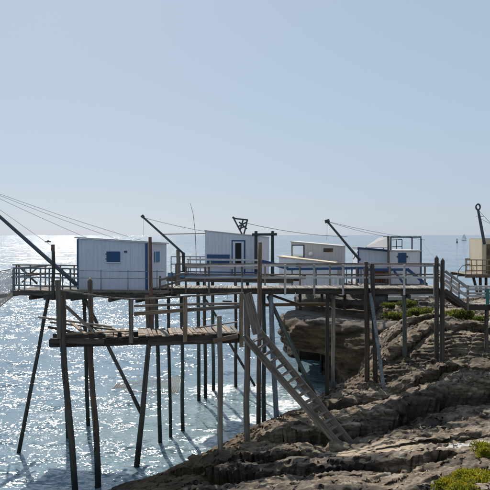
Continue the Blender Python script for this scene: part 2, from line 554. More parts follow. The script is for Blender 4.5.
def board_wall(name, F, s0, s1, t0, t1, z0, ztop, mat, parent, along='s', bw=0.18, th=0.05):
    """a wall of upright boards, each with its own edge"""
    o = F.p(s0, t0, z0)
    vs, fs = [], []
    L = (s1 - s0) if along == 's' else (t1 - t0)
    n = max(1, round(abs(L) / bw))
    for i in range(n):
        g = 0.003
        pr = random.uniform(0, 0.004)
        if along == 's':
            a0 = s0 + (s1 - s0) * i / n + g; a1 = s0 + (s1 - s0) * (i + 1) / n
            cs = ((a0, t0 - pr), (a1, t0 - pr), (a1, t0 + th), (a0, t0 + th))
        else:
            b0 = t0 + (t1 - t0) * i / n + g; b1 = t0 + (t1 - t0) * (i + 1) / n
            cs = ((s0 - pr, b0), (s0 - pr, b1), (s0 + th, b1), (s0 + th, b0))
        k = len(vs)
        for zz in (0, 1):
            for (s, t) in cs:
                vs.append(F.p(s, t, z0 if zz == 0 else ztop(s, t)) - o)
        fs += [tuple(k + q for q in f) for f in ((0, 1, 2, 3), (7, 6, 5, 4), (0, 4, 5, 1), (1, 5, 6, 2), (2, 6, 7, 3), (3, 7, 4, 0))]
    # backing sheet closes the joints
    k = len(vs)
    if along == 's':
        cs = ((s0, t0 + th * 0.6), (s1, t0 + th * 0.6), (s1, t0 + th * 1.3), (s0, t0 + th * 1.3))
    else:
        cs = ((s0 + th * 0.6, t0), (s0 + th * 0.6, t1), (s0 + th * 1.3, t1), (s0 + th * 1.3, t0))
    for zz in (0, 1):
        for (s, t) in cs:
            vs.append(F.p(s, t, z0 + 0.002 if zz == 0 else ztop(s, t) - 0.004) - o)
    fs += [tuple(k + q for q in f) for f in ((0, 1, 2, 3), (7, 6, 5, 4), (0, 4, 5, 1), (1, 5, 6, 2), (2, 6, 7, 3), (3, 7, 4, 0))]
    return mesh(name, vs, fs, mat, parent, Matrix.Translation(o))

def cabin(F, lb, z0, top, mat, parent, over=0.12, side_mat=None, roof_mat='roof_sheet', roof_th=0.05, fascia=None, s0=0.0, s1=None, t0=0.0):
    """four board walls and an overhanging sheet roof; top(s,t) = wall head"""
    s1 = F.L if s1 is None else s1
    t1 = t0 + lb
    board_wall('wall', F, s0, s1, t0, t0, z0, top, mat, parent, 's')
    board_wall('wall', F, s0, s1, t1, t1, z0, top, mat, parent, 's')
    board_wall('wall', F, s0, s0, t0 + 0.07, t1 - 0.01, z0, top, side_mat or mat, parent, 't')
    board_wall('wall', F, s1 - 0.07, s1, t0 + 0.07, t1 - 0.01, z0, top, side_mat or mat, parent, 't')
    # roof sheet with thickness
    o = F.p(s0, t0, z0)
    cs = ((s0 - over, t0 - over), (s1 + over, t0 - over), (s1 + over, t1 + over), (s0 - over, t1 + over))
    vs = [F.p(s, t, top(s, t) + 0.004) - o for s, t in cs] + [F.p(s, t, top(s, t) + roof_th) - o for s, t in cs]
    fs = [(0, 1, 2, 3), (7, 6, 5, 4), (0, 4, 5, 1), (1, 5, 6, 2), (2, 6, 7, 3), (3, 7, 4, 0)]
    rf = mesh('roof', vs, fs, roof_mat, parent, Matrix.Translation(o))
    if fascia:
        e = over + 0.012
        for (a_, b_) in (((s0 - over, t0 - e), (s1 + over, t0 - e)), ((s0 - e, t0 - over), (s0 - e, t1 + over))):
            beam('fascia', F.p(*a_, top(*a_) - 0.03), F.p(*b_, top(*b_) - 0.03), 0.022, 0.12, fascia, rf, jit=0.01)
    return rf

def planks(F, s0, s1, t0, t1, z, parent, mat='wood_grey', bw=0.15, th=0.04, name='plank', slope=0.0, ragged=0.02):
    n = max(1, int(round(abs(s1 - s0) / bw)))
    for i in range(n):
        s = s0 + (s1 - s0) * (i + 0.5) / n
        zz = z + random.uniform(-0.006, 0.006) - th / 2 + slope * (s - s0)
        beam(name, F.p(s, t0 - random.uniform(0, ragged), zz), F.p(s + random.uniform(-.01, .01), t1 + random.uniform(0, ragged), zz), abs(s1 - s0) / n - 0.014, th, mat, parent, segs=2)

def wire_net(name, quad, n, m_, sag, r, mat, parent):
    """knotted net: real cords in both directions, sagging between its rim"""
    A, B, C, D = [Vector(q) for q in quad]
    nrm = (B - A).cross(D - A).normalized()
    def pt(u, v):
        return A * (1 - u) * (1 - v) + B * u * (1 - v) + C * u * v + D * (1 - u) * v + Vector((0, 0, -sag * 16 * u * (1 - u) * v * (1 - v)))
    vs, fs = [], []
    def strip(pts):
        for i, p in enumerate(pts):
            t = (pts[min(i + 1, len(pts) - 1)] - pts[max(i - 1, 0)]).normalized()
            u_ = t.cross(nrm).normalized() * r; v_ = nrm * r
            k = len(vs)
            vs.extend([p - A + u_, p - A + v_, p - A - u_, p - A - v_])
            if i:
                for q in range(4):
                    fs.append((k - 4 + q, k - 4 + (q + 1) % 4, k + (q + 1) % 4, k + q))
    S = 8
    for i in range(1, n):
        strip([pt(i / n, j / S) for j in range(S + 1)])
    for j in range(1, m_):
        strip([pt(i / S, j / m_) for i in range(S + 1)])
    return mesh(name, vs, fs, mat, parent, Matrix.Translation(A))

# ================================================================== THE SETTING
def fbm(X, Y, Z=0.0, octs=4, s=1.0, gain=0.5, seed=0.0):
    out = np.empty(X.shape)
    Zb = np.broadcast_to(Z, X.shape)
    for i in np.ndindex(X.shape):
        out[i] = noise.fractal(Vector((X[i] * s + seed, Y[i] * s - seed, Zb[i] * s)), 1.0, 2.0, octs)
    return out

def vnoise(X, Y, s, seed):
    """smooth value noise on arrays (fast)"""
    r = np.random.default_rng(seed).random((257, 257))
    x = X * s + 1000.0; y = Y * s + 1000.0
    xi = np.floor(x).astype(int); yi = np.floor(y).astype(int)
    fx = x - xi; fy = y - yi
    fx = fx * fx * fx * (fx * (fx * 6 - 15) + 10); fy = fy * fy * fy * (fy * (fy * 6 - 15) + 10)
    g = lambda a, b: r[a % 257, b % 257]
    return (g(xi, yi) * (1 - fx) + g(xi + 1, yi) * fx) * (1 - fy) + (g(xi, yi + 1) * (1 - fx) + g(xi + 1, yi + 1) * fx) * fy - 0.5

def fnoise(X, Y, s, seed, octs=5, gain=0.5):
    o = 0; a = 1.0; t = 0
    c, sn = math.cos(0.6), math.sin(0.6)
    for k in range(octs):
        o = o + a * vnoise(X, Y, s, seed + k); t += a
        X, Y = X * c - Y * sn, X * sn + Y * c
        s *= 2.03; a *= gain
    return o / t * 2

def grid_mesh(name, VX, VY, VZ, mat, smooth=True):
    ny, nx = VX.shape
    me = bpy.data.meshes.new(name)
    co = np.stack([VX, VY, VZ], -1).reshape(-1, 3)
    idx = np.arange(nx * ny).reshape(ny, nx)
    q = np.stack([idx[:-1, :-1], idx[:-1, 1:], idx[1:, 1:], idx[1:, :-1]], -1).reshape(-1, 4)
    me.vertices.add(len(co)); me.vertices.foreach_set('co', co.ravel())
    me.loops.add(q.size); me.loops.foreach_set('vertex_index', q.ravel().astype(np.int32))
    me.polygons.add(len(q))
    me.polygons.foreach_set('loop_start', np.arange(0, q.size, 4, dtype=np.int32))
    me.polygons.foreach_set('loop_total', np.full(len(q), 4, dtype=np.int32))
    me.polygons.foreach_set('use_smooth', np.full(len(q), smooth))
    me.materials.append(M[mat])
    me.update(calc_edges=True); me.validate()
    o = bpy.data.objects.new(name, me)
    return link(o, None, Matrix())

# ---- the sea, one sheet to the horizon, with real waves where they can be told apart
def axis(lo, hi, step, far, grow=1.12):
    a = list(np.arange(lo, hi, step))
    d = step; x = a[-1]
    while x < far:
        d *= grow; x += d; a.append(x)
    d = step; x = a[0]; pre = []
    while x > -far:
        d *= grow; x -= d; pre.append(x)
    return np.array(pre[::-1] + a)
xs = axis(-26, 26, 0.2, 42000, 1.16); ys = axis(14, 90, 0.2, 42000, 1.16)
SX, SY = np.meshgrid(xs, ys)
SZ = np.zeros_like(SX)
wr = np.random.default_rng(3)
for k in range(42):
    lam = 0.7 * (5.5 / 0.7) ** wr.random()
    ang = math.radians(-95) + wr.normal(0, 0.55)
    kx, ky = math.cos(ang) * 2 * math.pi / lam, math.sin(ang) * 2 * math.pi / lam
    amp = 0.0036 * lam ** 0.85
    ph = SX * kx + SY * ky + wr.random() * 6.28 + 0.8 * vnoise(SX, SY, 0.25, k)
    SZ += amp * (np.sin(ph) + 0.22 * np.cos(2 * ph))
near = np.clip((30 - np.abs(SX)) / 6, 0, 1) * np.clip((100 - SY) / 30, 0, 1) * np.clip((SY - 10) / 3, 0, 1)
SZ *= near
grid_mesh('sea', SX, SY, SZ, 'sea_water')['kind'] = 'structure'

# ---- the rock shore: a height surface through surveyed points, cut into ledges
ctrl = []
for (px, py, D) in ((100, 493, 21.3), (130, 484, 22), (165, 471, 23.2), (195, 458, 24.0), (219, 449, 23.4), (247, 440, 23.6),
    (262, 424, 26.3), (278, 417, 27.4), (295, 410, 28.2), (318, 397, 29.0), (333, 388, 29.8), (350, 382, 30.2),
    (150, 495, 20.0), (200, 490, 18.7), (230, 470, 21), (260, 455, 22), (250, 490, 17.5), (300, 490, 16.0), (300, 447, 22.2), (300, 430, 24),
    (346, 441, 22.4), (346, 425, 24), (385, 452, 20.5), (420, 446, 20.2), (480, 444, 19.6), (385, 425, 23.0), (440, 425, 22.5), (485, 415, 22.8),
    (400, 478, 16.6), (440, 465, 16.8), (485, 458, 16.4), (450, 492, 14), (495, 490, 13.0), (380, 495, 15.0), (340, 480, 17.0),
    (340, 412, 25.6), (384, 386, 27.4), (376, 381, 28.0), (420, 390, 26), (470, 375, 26), (405, 347, 29.0), (437, 354, 28.2), (443, 354, 28.2), (487, 338, 29),
    (375, 360, 30.2), (390, 345, 31.5), (390, 330, 35), (420, 322, 35.5), (450, 322, 35), (490, 322, 35.5), (400, 306, 40), (440, 304, 40.5), (490, 306, 40.5),
    (390, 304, 43.5), (420, 301, 44), (470, 300, 44), (500, 300, 44), (520, 330, 33), (520, 360, 28), (530, 420, 22), (540, 480, 15), (380, 330, 34.5)):
    p = P(px, py, D); ctrl.append((p.x, p.y, p.z))
ctrl += [(-9, 20, -1.6), (-7, 24, -1.4), (-4.8, 25.5, -1.2), (-2.6, 27.0, -1.1), (-0.8, 28.6, -1.0), (0.6, 29.9, -1.0), (1.9, 31.2, -1.0), (3.0, 32.3, -0.9), (4.3, 33.4, -0.8),
         (-9, 14, -1.5), (-7.5, 17.5, -1.0), (-3, 33, -1.8), (2, 38, -1.8), (4, 36, -1.2), (3, 44, -2), (5.3, 37, 0.3), (5.6, 41, 1.0), (7, 48.5, -2), (12, 49.0, -2), (20, 49, -2), (-3, 10, 0.5), (0, 8, 2.2), (4, 8, 3.5), (9, 9, 4.5),
         (24, 30, 5), (24, 40, 4.6), (24, 20, 5), (22, 12, 5)]
ctrl = np.array(ctrl)
def tps(r2):
    return 0.5 * r2 * np.log(r2 + 1e-9)
d2 = ((ctrl[:, None, :2] - ctrl[None, :, :2]) ** 2).sum(-1)
n_ = len(ctrl)
A_ = np.zeros((n_ + 3, n_ + 3))
A_[:n_, :n_] = tps(d2) + np.eye(n_) * 0.25
A_[:n_, n_] = 1; A_[:n_, n_ + 1:] = ctrl[:, :2]; A_[n_, :n_] = 1; A_[n_ + 1:, :n_] = ctrl[:, :2].T
sol = np.linalg.solve(A_, np.concatenate([ctrl[:, 2], np.zeros(3)]))
def base_h(X, Y):
    o = sol[n_] + sol[n_ + 1] * X + sol[n_ + 2] * Y
    for i in range(n_):
        o = o + sol[i] * tps((X - ctrl[i, 0]) ** 2 + (Y - ctrl[i, 1]) ** 2)
    return o

def worley(X, Y, s, seed, ax=1.0):
    """cell value and distance to the nearest joint between cells"""
    r = np.random.default_rng(seed).random((3, 127, 127))
    x = X * s / ax + 500; y = Y * s + 500
    xi = np.floor(x).astype(int); yi = np.floor(y).astype(int)
    f1 = np.full(X.shape, 9.0); f2 = f1.copy(); cv = np.zeros(X.shape)
    for i in (-1, 0, 1):
        for j in (-1, 0, 1):
            u, v = (xi + i) % 127, (yi + j) % 127
            d = np.hypot(xi + i + r[0, u, v] - x, yi + j + r[1, u, v] - y)
            m = d < f1
            f2 = np.where(m, f1, np.minimum(f2, d)); cv = np.where(m, r[2, u, v], cv); f1 = np.where(m, d, f1)
    return cv - 0.5, f2 - f1

def seg_dist(X, Y, pts):
    """distance to a polyline and the side (+ = behind, away from the camera)"""
    best = np.full(X.shape, 1e9); side = np.zeros(X.shape)
    for (x0, y0), (x1, y1) in zip(pts[:-1], pts[1:]):
        dx, dy = x1 - x0, y1 - y0; l2 = dx * dx + dy * dy
        t = np.clip(((X - x0) * dx + (Y - y0) * dy) / l2, 0, 1)
        qx, qy = X - (x0 + t * dx), Y - (y0 + t * dy)
        d = np.hypot(qx, qy)
        s = np.sign(dx * qy - dy * qx)
        m = d < best
        best = np.where(m, d, best); side = np.where(m, s, side)
    return best, side

# long scarps that face the camera: a slab lifted behind the line, a gully in front of it
SCARPS = []
def scarp(pix, rise, gully, reach):
    SCARPS.append(([tuple(P(*q)[:2]) for q in pix], rise, gully, reach))
scarp([(225, 470, 20.6), (262, 478, 19.6), (300, 470, 19.4), (345, 468, 19.0), (400, 462, 18.4)], 0.60, 0.60, 1.6)
scarp([(300, 432, 23.6), (352, 424, 23.8), (400, 412, 24.0), (440, 404, 24.2), (490, 398, 24.4)], 0.75, 0.5, 2.2)
scarp([(340, 408, 26.2), (390, 398, 26.0), (430, 380, 26.4), (490, 372, 26.2)], 0.40, 0.40, 1.2)
scarp([(175, 468, 22.2), (230, 462, 21.8), (290, 455, 21.4)], 0.45, 0.4, 1.3)
scarp([(400, 350, 29.4), (440, 343, 30.5), (500, 340, 30.5)], 0.35, 0.3, 1.3)
scarp([(400, 336, 32.4), (450, 331, 32.8), (500, 330, 32.8)], 0.30, 0.3, 1.2)
scarp([(385, 447, 21.0), (430, 441, 20.8), (490, 436, 20.6)], 0.16, 0.2, 1.0)
scarp([(395, 470, 17.6), (440, 455, 18.0), (495, 448, 17.9)], -0.1, 0.35, 0.8)

q1_ = P(372, 449, 20.8)
def flat_zone(X, Y):
    return np.exp(-((X - q1_.x) / 1.9) ** 2 - ((Y - q1_.y) / 1.0) ** 2)

def height(X, Y):
    warp = 0.9 * fnoise(X, Y, 0.35, 11, 6, 0.6); warp2 = 0.9 * fnoise(X, Y, 0.35, 31, 6, 0.6)
    Z = base_h(X, Y)
    land = np.clip((Z + 0.4) / 1.2, 0, 1)
    lip = np.zeros(X.shape)
    Xw = X + warp; Yw = Y + warp2
    for pts, rise, gully, reach in SCARPS:
        d, s = seg_dist(Xw, Yw, pts)
        wid = 0.22 + 0.30 * np.clip(0.5 + fnoise(X, Y, 0.8, 17, 2), 0, 1)
        up = np.where(s > 0, np.clip(1 - d / reach, 0, 1) ** 0.7, 0) * np.clip(d / wid, 0, 1) ** 0.8
        dn = np.where(s <= 0, np.clip(1 - d / (reach * 0.7), 0, 1) ** 1.3, 0)
        Z = Z + land * (0.55 * rise * up - gully * dn)
        lip = lip + (up - dn) * np.exp(-d / 0.35)
    # beds of limestone: flat treads, short risers
    hgt = 0.15
    c1, j1 = worley(Xw, Yw, 0.75, 5, 1.7)
    c2, j2 = worley(X + 0.6 * warp2, Y + 0.6 * warp, 2.1, 6, 1.5)
    Z = Z + land * (0.10 * c1 - 0.08 * np.clip(1 - j1 / 0.10, 0, 1) + 0.045 * c2 - 0.04 * np.clip(1 - j2 / 0.12, 0, 1))
    q = (Z + 0.30 * fnoise(X, Y, 0.30, 51, 6, 0.6) + 0.036 * X) / hgt
    fl = np.floor(q); fr = q - fl
    st = np.clip((fr - 0.62) / 0.22, 0, 1); st = st * st * (3 - 2 * st)
    Zs = (fl + st - q) * hgt
    Z = Z + land * 0.6 * Zs
    shift = (0.6 * (st - 0.5) + 1.6 * lip) * land
    rough = fnoise(X * 0.45, Y + 0.25 * X, 0.9, 71, 5, 0.55)
    Zb = base_h(X, Y)
    fz = flat_zone(X, Y)
    Z = Z + 0.75 * fz * (Zb - Z)
    land = land * (1 - 0.85 * fz)
    Z = Z + land * (0.16 * fnoise(X, Y, 0.55, 61, 3) + 0.10 * rough)
    # pitted, karst-like surface
    pit = fnoise(X * 0.55, Y + 0.2 * X, 3.1, 91, 4, 0.6)
    Z = Z + land * (0.050 * pit - 0.12 * np.clip(pit - 0.22, 0, 1))
    pit2 = fnoise(X, Y, 8.0, 99, 2, 0.6)
    Z = Z + land * 0.028 * pit2
    return Z, shift

TX = np.concatenate([np.arange(-10, 14.6, 0.065), np.arange(14.6, 26, 0.3)])
TY = np.concatenate([np.arange(9, 12, 0.2), np.arange(12, 34, 0.065), np.arange(34, 50, 0.11)])
GX, GY = np.meshgrid(TX, TY)
GZ, SH = height(GX, GY)
RX, RY, RZ = GX + 0.10 * SH * fnoise(GX, GY, 0.8, 41, 2), GY - 0.22 * SH, GZ
# rough lumps that follow the surface, steep faces too
e1 = np.stack([np.gradient(RX, axis=1), np.gradient(RY, axis=1), np.gradient(RZ, axis=1)], -1)
e0 = np.stack([np.gradient(RX, axis=0), np.gradient(RY, axis=0), np.gradient(RZ, axis=0)], -1)
NR = np.cross(e1, e0); NR /= np.linalg.norm(NR, axis=-1, keepdims=True) + 1e-9
amp_ = np.zeros(GX.shape)
keep = 1 - 0.85 * flat_zone(GX, GY)
vis = (GZ > -0.4) & (GX < 15)
for i, j in zip(*np.nonzero(vis)):
    v_ = Vector((RX[i, j] * 0.55, RY[i, j] + 0.2 * RX[i, j], RZ[i, j] * 2.2))
    amp_[i, j] = 0.062 * noise.fractal(v_ * 1.7, 0.7, 2.1, 6) + 0.025 * noise.noise(v_ * 8.0)
amp_ *= keep
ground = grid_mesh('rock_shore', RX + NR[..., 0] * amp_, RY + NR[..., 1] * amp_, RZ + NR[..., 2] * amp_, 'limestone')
ground['kind'] = 'structure'
def ground_z(x, y):
    X = np.array([[x]], float); Y = np.array([[y]], float)
    return float(height(X, Y)[0][0, 0])

# ---- sea cliff with an undercut, and the outcrop behind it
def cliff(name, path, prof_a, prof_b, blend, seed, amp=0.35, mat='tan_rock'):
    """sweep a cliff profile along a path; blend(u) mixes the two profiles"""
    pth = [Vector((x, y, 0)) for x, y in path]
    # resample
    segs = [(pth[i + 1] - pth[i]).length for i in range(len(pth) - 1)]
    tot = sum(segs); N = int(tot / 0.11)
    def at(d):
        for i, s in enumerate(segs):
            if d <= s or i == len(segs) - 1:
                return pth[i].lerp(pth[i + 1], d / s)
            d -= s
    def interp(pr, k, K):
        t = k / K * (len(pr) - 1); i = min(int(t), len(pr) - 2); f = t - i
        f = f * f * (3 - 2 * f) * 0.5 + f * 0.5
        return (pr[i][0] * (1 - f) + pr[i + 1][0] * f, pr[i][1] * (1 - f) + pr[i + 1][1] * f)
    K = 66
    VX = np.zeros((K + 1, N + 1)); VY = VX.copy(); VZ = VX.copy()
    for j in range(N + 1):
        d = tot * j / N
        c = at(d)
        t = (at(min(d + 1.2, tot)) - at(max(d - 1.2, 0))).normalized()
        nrm = Vector((t.y, -t.x, 0))
        bl = blend(j / N)
        for k in range(K + 1):
            a = interp(prof_a, k, K); b_ = interp(prof_b, k, K)
            o_ = a[0] * (1 - bl) + b_[0] * bl; z = a[1] * (1 - bl) + b_[1] * bl
            p = c + nrm * o_; p.z = z
            nz = noise.fractal(p * 0.55 + Vector((seed, 0, 0)), 1.0, 2.0, 3) * amp + noise.fractal(Vector((p.x * 0.9, p.y * 0.9, p.z * 4.2 + 0.5 * p.x + seed)), 0.7, 2.1, 6) * amp * 0.5
            p += nrm * nz + Vector((0, 0, 0.35 * nz))
            VX[k, j], VY[k, j], VZ[k, j] = p
    o = grid_mesh(name, VX, VY, VZ, mat)
    o['kind'] = 'structure'
    return o
top_in = [(-6.5, 3.15), (-4.0, 3.3), (-2.2, 3.5), (-1.0, 3.6)]
cave = top_in + [(-0.25, 3.45), (0.15, 3.0), (0.20, 2.45), (0.05, 1.95), (-0.7, 1.75), (-1.8, 1.6), (-2.8, 1.2), (-3.2, 0.3), (-3.0, -1.0)]
slope = top_in + [(-0.3, 3.4), (0.2, 3.0), (0.6, 2.6), (0.9, 2.2), (1.3, 1.8), (1.7, 1.4), (2.0, 0.9), (2.2, 0.3), (2.4, -1.0)]
cliff('sea_cliff', [(3.6, 46), (2.5, 42.5), (2.2, 39.5), (2.7, 37.6), (4.0, 36.6), (5.6, 35.9), (7.0, 35.0), (8.2, 35.2)], cave, slope,
      lambda u: min(1, max(0, (u - 0.66) / 0.16)), 3.0)
blk_in = [(-5, 4.5), (-3, 4.45), (-1.5, 4.35), (-0.6, 4.2)]
blk = blk_in + [(0.0, 3.9), (0.15, 3.3), (0.05, 2.6), (0.3, 2.0), (0.5, 1.2), (0.9, 0.4), (1.2, -1.0)]
cliff('rock_outcrop', [(4.4, 52), (3.6, 49.0), (3.9, 46.6), (5.4, 45.4), (7.6, 45.0), (11, 44.6)], blk, blk, lambda u: 0, 8.0, 0.3)

# ================================================================== THINGS
def ground_pole(name, px, py_top, D, r, mat, parent, px_foot=None, D_foot=None, sea_y=None, pointed=False, dip=0.6, r_top=None, into=0.25):
    """a standing pole: head at the photo point, foot in the sea bed or in the rock"""
    head = P(px, py_top, D)
    Df = D_foot or D
    pf = px if px_foot is None else px_foot
    fx = (pf - 245) / FPX * Df
    if sea_y is not None:
        foot = P(pf, sea_y, Df)
        foot = Vector((foot.x, Df, 0.0))
        d = (foot - head).normalized()
        foot = foot + d * dip
    else:
        gz = ground_z(fx, Df)
        foot = Vector((fx, Df, gz - into))
    return pole(name, foot, head, r * 1.08, (r_top or r) , mat, parent, pointed=pointed)

# ------------------------------------------------------------------ stilt hut, grey-blue, at the outer left end
A1 = P(147, 291, 27.6); B1 = P(78, 290, 28.4)
Z1 = 5.87
h1 = thing('stilt_hut', 'white fishing hut on stilts with blue shutter, leftmost of the row', 'fishing hut', (A1.x - 2, 29, 0))
F = Frame(A1, B1)
top1 = lambda s, t: 7.80 + 0.055 * s - 0.035 * t
cabin(F, 2.0, Z1, top1, 'white_paint', h1, over=0.10)
# blue corner strips, shutter with frame, small hatch on the side
obox('corner_trim', F, F.L - 0.03, F.L + 0.03, -0.03, 0.03, Z1, 7.93, 'blue_paint', h1)
obox('corner_trim', F, -0.03, 0.06, -0.035, 0.03, Z1, 7.77, 'blue_paint', h1)
s_a, s_b = F.s_at(120), F.s_at(107)
w_ = obox('shutter', F, s_a, s_b, -0.05, 0.0, F.z_at(113, 262), F.z_at(113, 251.5), 'blue_paint', h1)
for zz in (0.12, 0.32):
    obox('hinge', F, s_b - 0.16, s_b + 0.04, -0.062, -0.05, F.z_at(113, 262) + zz - 0.02, F.z_at(113, 262) + zz + 0.02, 'dark_metal', w_)
obox('ledge', F, s_a - 0.04, s_b + 0.04, -0.07, 0, F.z_at(113, 262) - 0.04, F.z_at(113, 262) - 0.002, 'white_paint', w_)
w_ = obox('side_hatch', F, -0.05, 0.0, 0.75, 1.2, 7.0, 7.42, 'light_blue_paint', h1)
obox('frame', F, -0.06, -0.05, 0.72, 0.75, 6.97, 7.45, 'white_paint', w_); obox('frame', F, -0.06, -0.05, 1.2, 1.23, 6.97, 7.45, 'white_paint', w_)
obox('wall_hook', F, F.s_at(127), F.s_at(124.5), -0.05, 0, F.z_at(126, 252.5), F.z_at(126, 250.8), 'dark_metal', h1)
# deck: boards over joists over two long bearers; runs left to px 13
sL = F.s_at(13, -0.35); sR = -0.9
planks(F, sR, sL, -0.55, 2.35, Z1, h1, 'wood_grey', 0.145)
for t in (-0.50, 0.9, 2.25):
    beam('joist', F.p(sR, t, Z1 - 0.14), F.p(sL, t, Z1 - 0.14), 0.09, 0.18, 'wood_dark', h1)
for px in (16, 50, 66, 90, 126, 152):
    s = F.s_at(px, 0.9)
    beam('bearer', F.p(s, -0.62, Z1 - 0.31), F.p(s, 2.45, Z1 - 0.31), 0.12, 0.16, 'wood_dark', h1)
beam('bearer', P(44, 297, 27.3), P(92, 296, 27.1), 0.14, 0.22, 'wood_dark', h1)
# guard rail round the open part of the deck
def rail_run(F, parent, s0, s1, t, z, heights, posts, mat='wood_grey', post_mat=None, rw=0.04, rh=0.075, pw=0.06, ph=None):
    top = max(heights) if ph is None else ph
    for s in posts:
        beam('rail_post', F.p(s, t + 0.02, z - 0.02), F.p(s, t + 0.02, z + top + 0.02), pw, pw, post_mat or mat, parent)
    for h in heights:
        beam('rail', F.p(s0, t - rw * 0.9, z + h), F.p(s1, t - rw * 0.9, z + h), rw, rh, mat, parent, segs=4)
S = lambda px, t=-0.5: F.s_at(px, t)
rail_run(F, h1, S(79), S(13), -0.5, Z1, (0.18, 0.52, 0.88), [S(p) for p in (14, 18.5, 24, 40, 49, 62, 70)], 'pole_blue', rh=0.06)
rail_run(F, h1, F.L + 0.1, S(13, 2.25), 2.25, Z1, (0.5, 0.88), [S(p, 2.25) for p in (16, 30, 45, 60, 74)], 'wood_grey', rh=0.06)
for t0_, t1_ in ((-0.5, 2.25),):
    for h in (0.5, 0.86):
        beam('rail', F.p(sL - 0.03, t0_, Z1 + h), F.p(sL - 0.03, t1_, Z1 + h), 0.04, 0.07, 'wood_grey', h1)
beam('rail_brace', F.p(S(18, 2.2), 2.2, Z1 + 0.85), F.p(S(37, 2.2), 2.2, Z1 + 0.05), 0.05, 0.09, 'wood_grey', h1)
beam('rail_brace', F.p(S(38, 2.2), 2.2, Z1 + 0.80), F.p(S(22, 2.2), 2.2, Z1 + 0.1), 0.05, 0.07, 'wood_grey', h1)
# thin steel guard rail along the walk in front of the cabin
for px in (101, 128, 157):
    tube('rail_post', [P(px, 293, 27.0), P(px, 270, 27.0)], 0.018, 'pole_blue', h1)
cable('rail', P(79, 278, 27.05), P(164, 278.5, 27.0), h1, 0.013, 0.002, 'pole_blue')
cable('rail', P(79, 270.5, 27.05), P(164, 271.5, 27.0), h1, 0.010, 0.004, 'pole_blue')
# rail board in front and the deck edge
beam('deck_edge', P(62, 290.6, 27.0), P(168, 291.2, 26.9), 0.05, 0.09, 'wood_grey', h1)
# mast pole with its brown head and the boom
pole('mast', P(53.5, 300, 27.2), P(53.0, 245.5, 27.2), 0.075, 0.062, 'pole_dark', h1)
pole('mast_cap', P(53.0, 251, 27.2), P(53.0, 244.5, 27.2), 0.072, 0.070, 'wood_brown', h1)
boom_head = P(-45, 177, 28.2)
bm_ = pole('boom', P(77, 285, 27.9), boom_head, 0.085, 0.06, 'blue_metal', h1, wob=0.05)
for tgt, sg in ((F.p(0.25, 0.3, top1(0.25, 0.3) + 0.05), 0.012), (F.p(1.5, 0.6, top1(1.5, 0.6) + 0.05), 0.010), (F.p(2.75, 0.2, top1(2.75, .2) + 0.05), 0.008), (P(52, 246, 27.2), 0.006)):
    cable('stay', boom_head, tgt, bm_, 0.0065, sg)
# piles and braces under the hut
for px, py, D, pf, Df, r, mt in ((62, 297, 27.6, 66.5, 28.0, 0.085, 'pole_dark'), (84, 297, 29.3, 87, 29.5, 0.080, 'pole_dark'), (156, 297, 27.2, 159.5, 26.9, 0.075, 'pole_green'),
                                 (168.5, 297, 28, 170, 28.0, 0.065, 'pole_dark'), (181.5, 297, 29, 182.5, 29.0, 0.075, 'pole_green'), (120, 297, 30.4, 121, 30.4, 0.07, 'pole_dark')):
    if px == 120: continue
    ground_pole('pile', px, py, D, r, mt, h1, pf, Df, sea_y=1)
pole('brace', Vector(((17 - 245) / FPX * 25.8, 25.8, -0.1)), P(48, 298, 27.2), 0.075, 0.07, 'pole_dark', h1)
pole('brace', P(141, 413, 26.2), P(82, 293, 28.0), 0.075, 0.065, 'pole_dark', h1)
pole('brace', P(100, 400, 25.6), P(78, 390, 25.8), 0.01, 0.01, 'rope', h1) if False else None
pole('leaning_pile', Vector(((134.5 - 245) / FPX * 24.1, 24.1, -0.4)), P(153.5, 296, 26.5), 0.10, 0.09, 'pole_dark', h1)
pole('post', P(152, 334, 26.1), P(150, 237, 26.1), 0.075, 0.065, 'pole_rust', h1)
beam('post_block', P(147, 295, 26.15), P(148.5, 328, 26.15), 0.16, 0.2, 'wood_brown', h1)

# square dip net hung at the end of the hut's rail
n1 = thing('dip_net', 'pale square fishing net hoisted beside the leftmost hut\'s railing', 'fishing net', P(0, 300, 26.8))
q = (P(13, 268.5, 27.5), P(13, 296, 27.5), P(-34, 334, 25.2), P(-34, 279, 25.2))
wire_net('netting', q, 30, 64, 0.10, 0.0065, 'net_pink', n1)
for i in range(4):
    tube('net_rim', [q[i], q[(i + 1) % 4]], 0.022, 'net_pink' if i == 1 else 'blue_metal', n1)
wire_net('net_hem', (q[1].lerp(q[0], 0.16), q[1], q[2], q[2].lerp(q[3], 0.16)), 5, 30, 0.02, 0.010, 'net_beige', n1)

# ------------------------------------------------------------------ upper walkway from the land to the huts
ZW = 5.985
ww = thing('wooden_walkway', 'long weathered plank walkway on tall posts, handrails on both sides', 'walkway', (3, 28.5, 1.5))
FW = Frame(P(442, 288, 28.0), P(150, 288, 28.0))
LW = FW.L
planks(FW, 0, LW - 0.1, 0.0, 1.25, ZW, ww, 'wood_pale', 0.165, 0.045, ragged=0.05)
for t in (0.05, 1.2):
    beam('bearer', FW.p(-0.1, t, ZW - 0.155), FW.p(LW / 2, t, ZW - 0.155), 0.08, 0.20, 'wood_dark', ww, segs=6)
    beam('bearer', FW.p(LW / 2 + 0.02, t + 0.004, ZW - 0.157), FW.p(LW, t, ZW - 0.157), 0.08, 0.20, 'wood_dark', ww, segs=6)
sW = lambda px, t=0.0: FW.s_at(px, t)
for px in (285, 314, 343, 404, 434):
    beam('rail_post', FW.p(sW(px), -0.06, ZW - 0.28), FW.p(sW(px), -0.06, ZW + 0.94), 0.085, 0.075, 'wood_silver', ww)
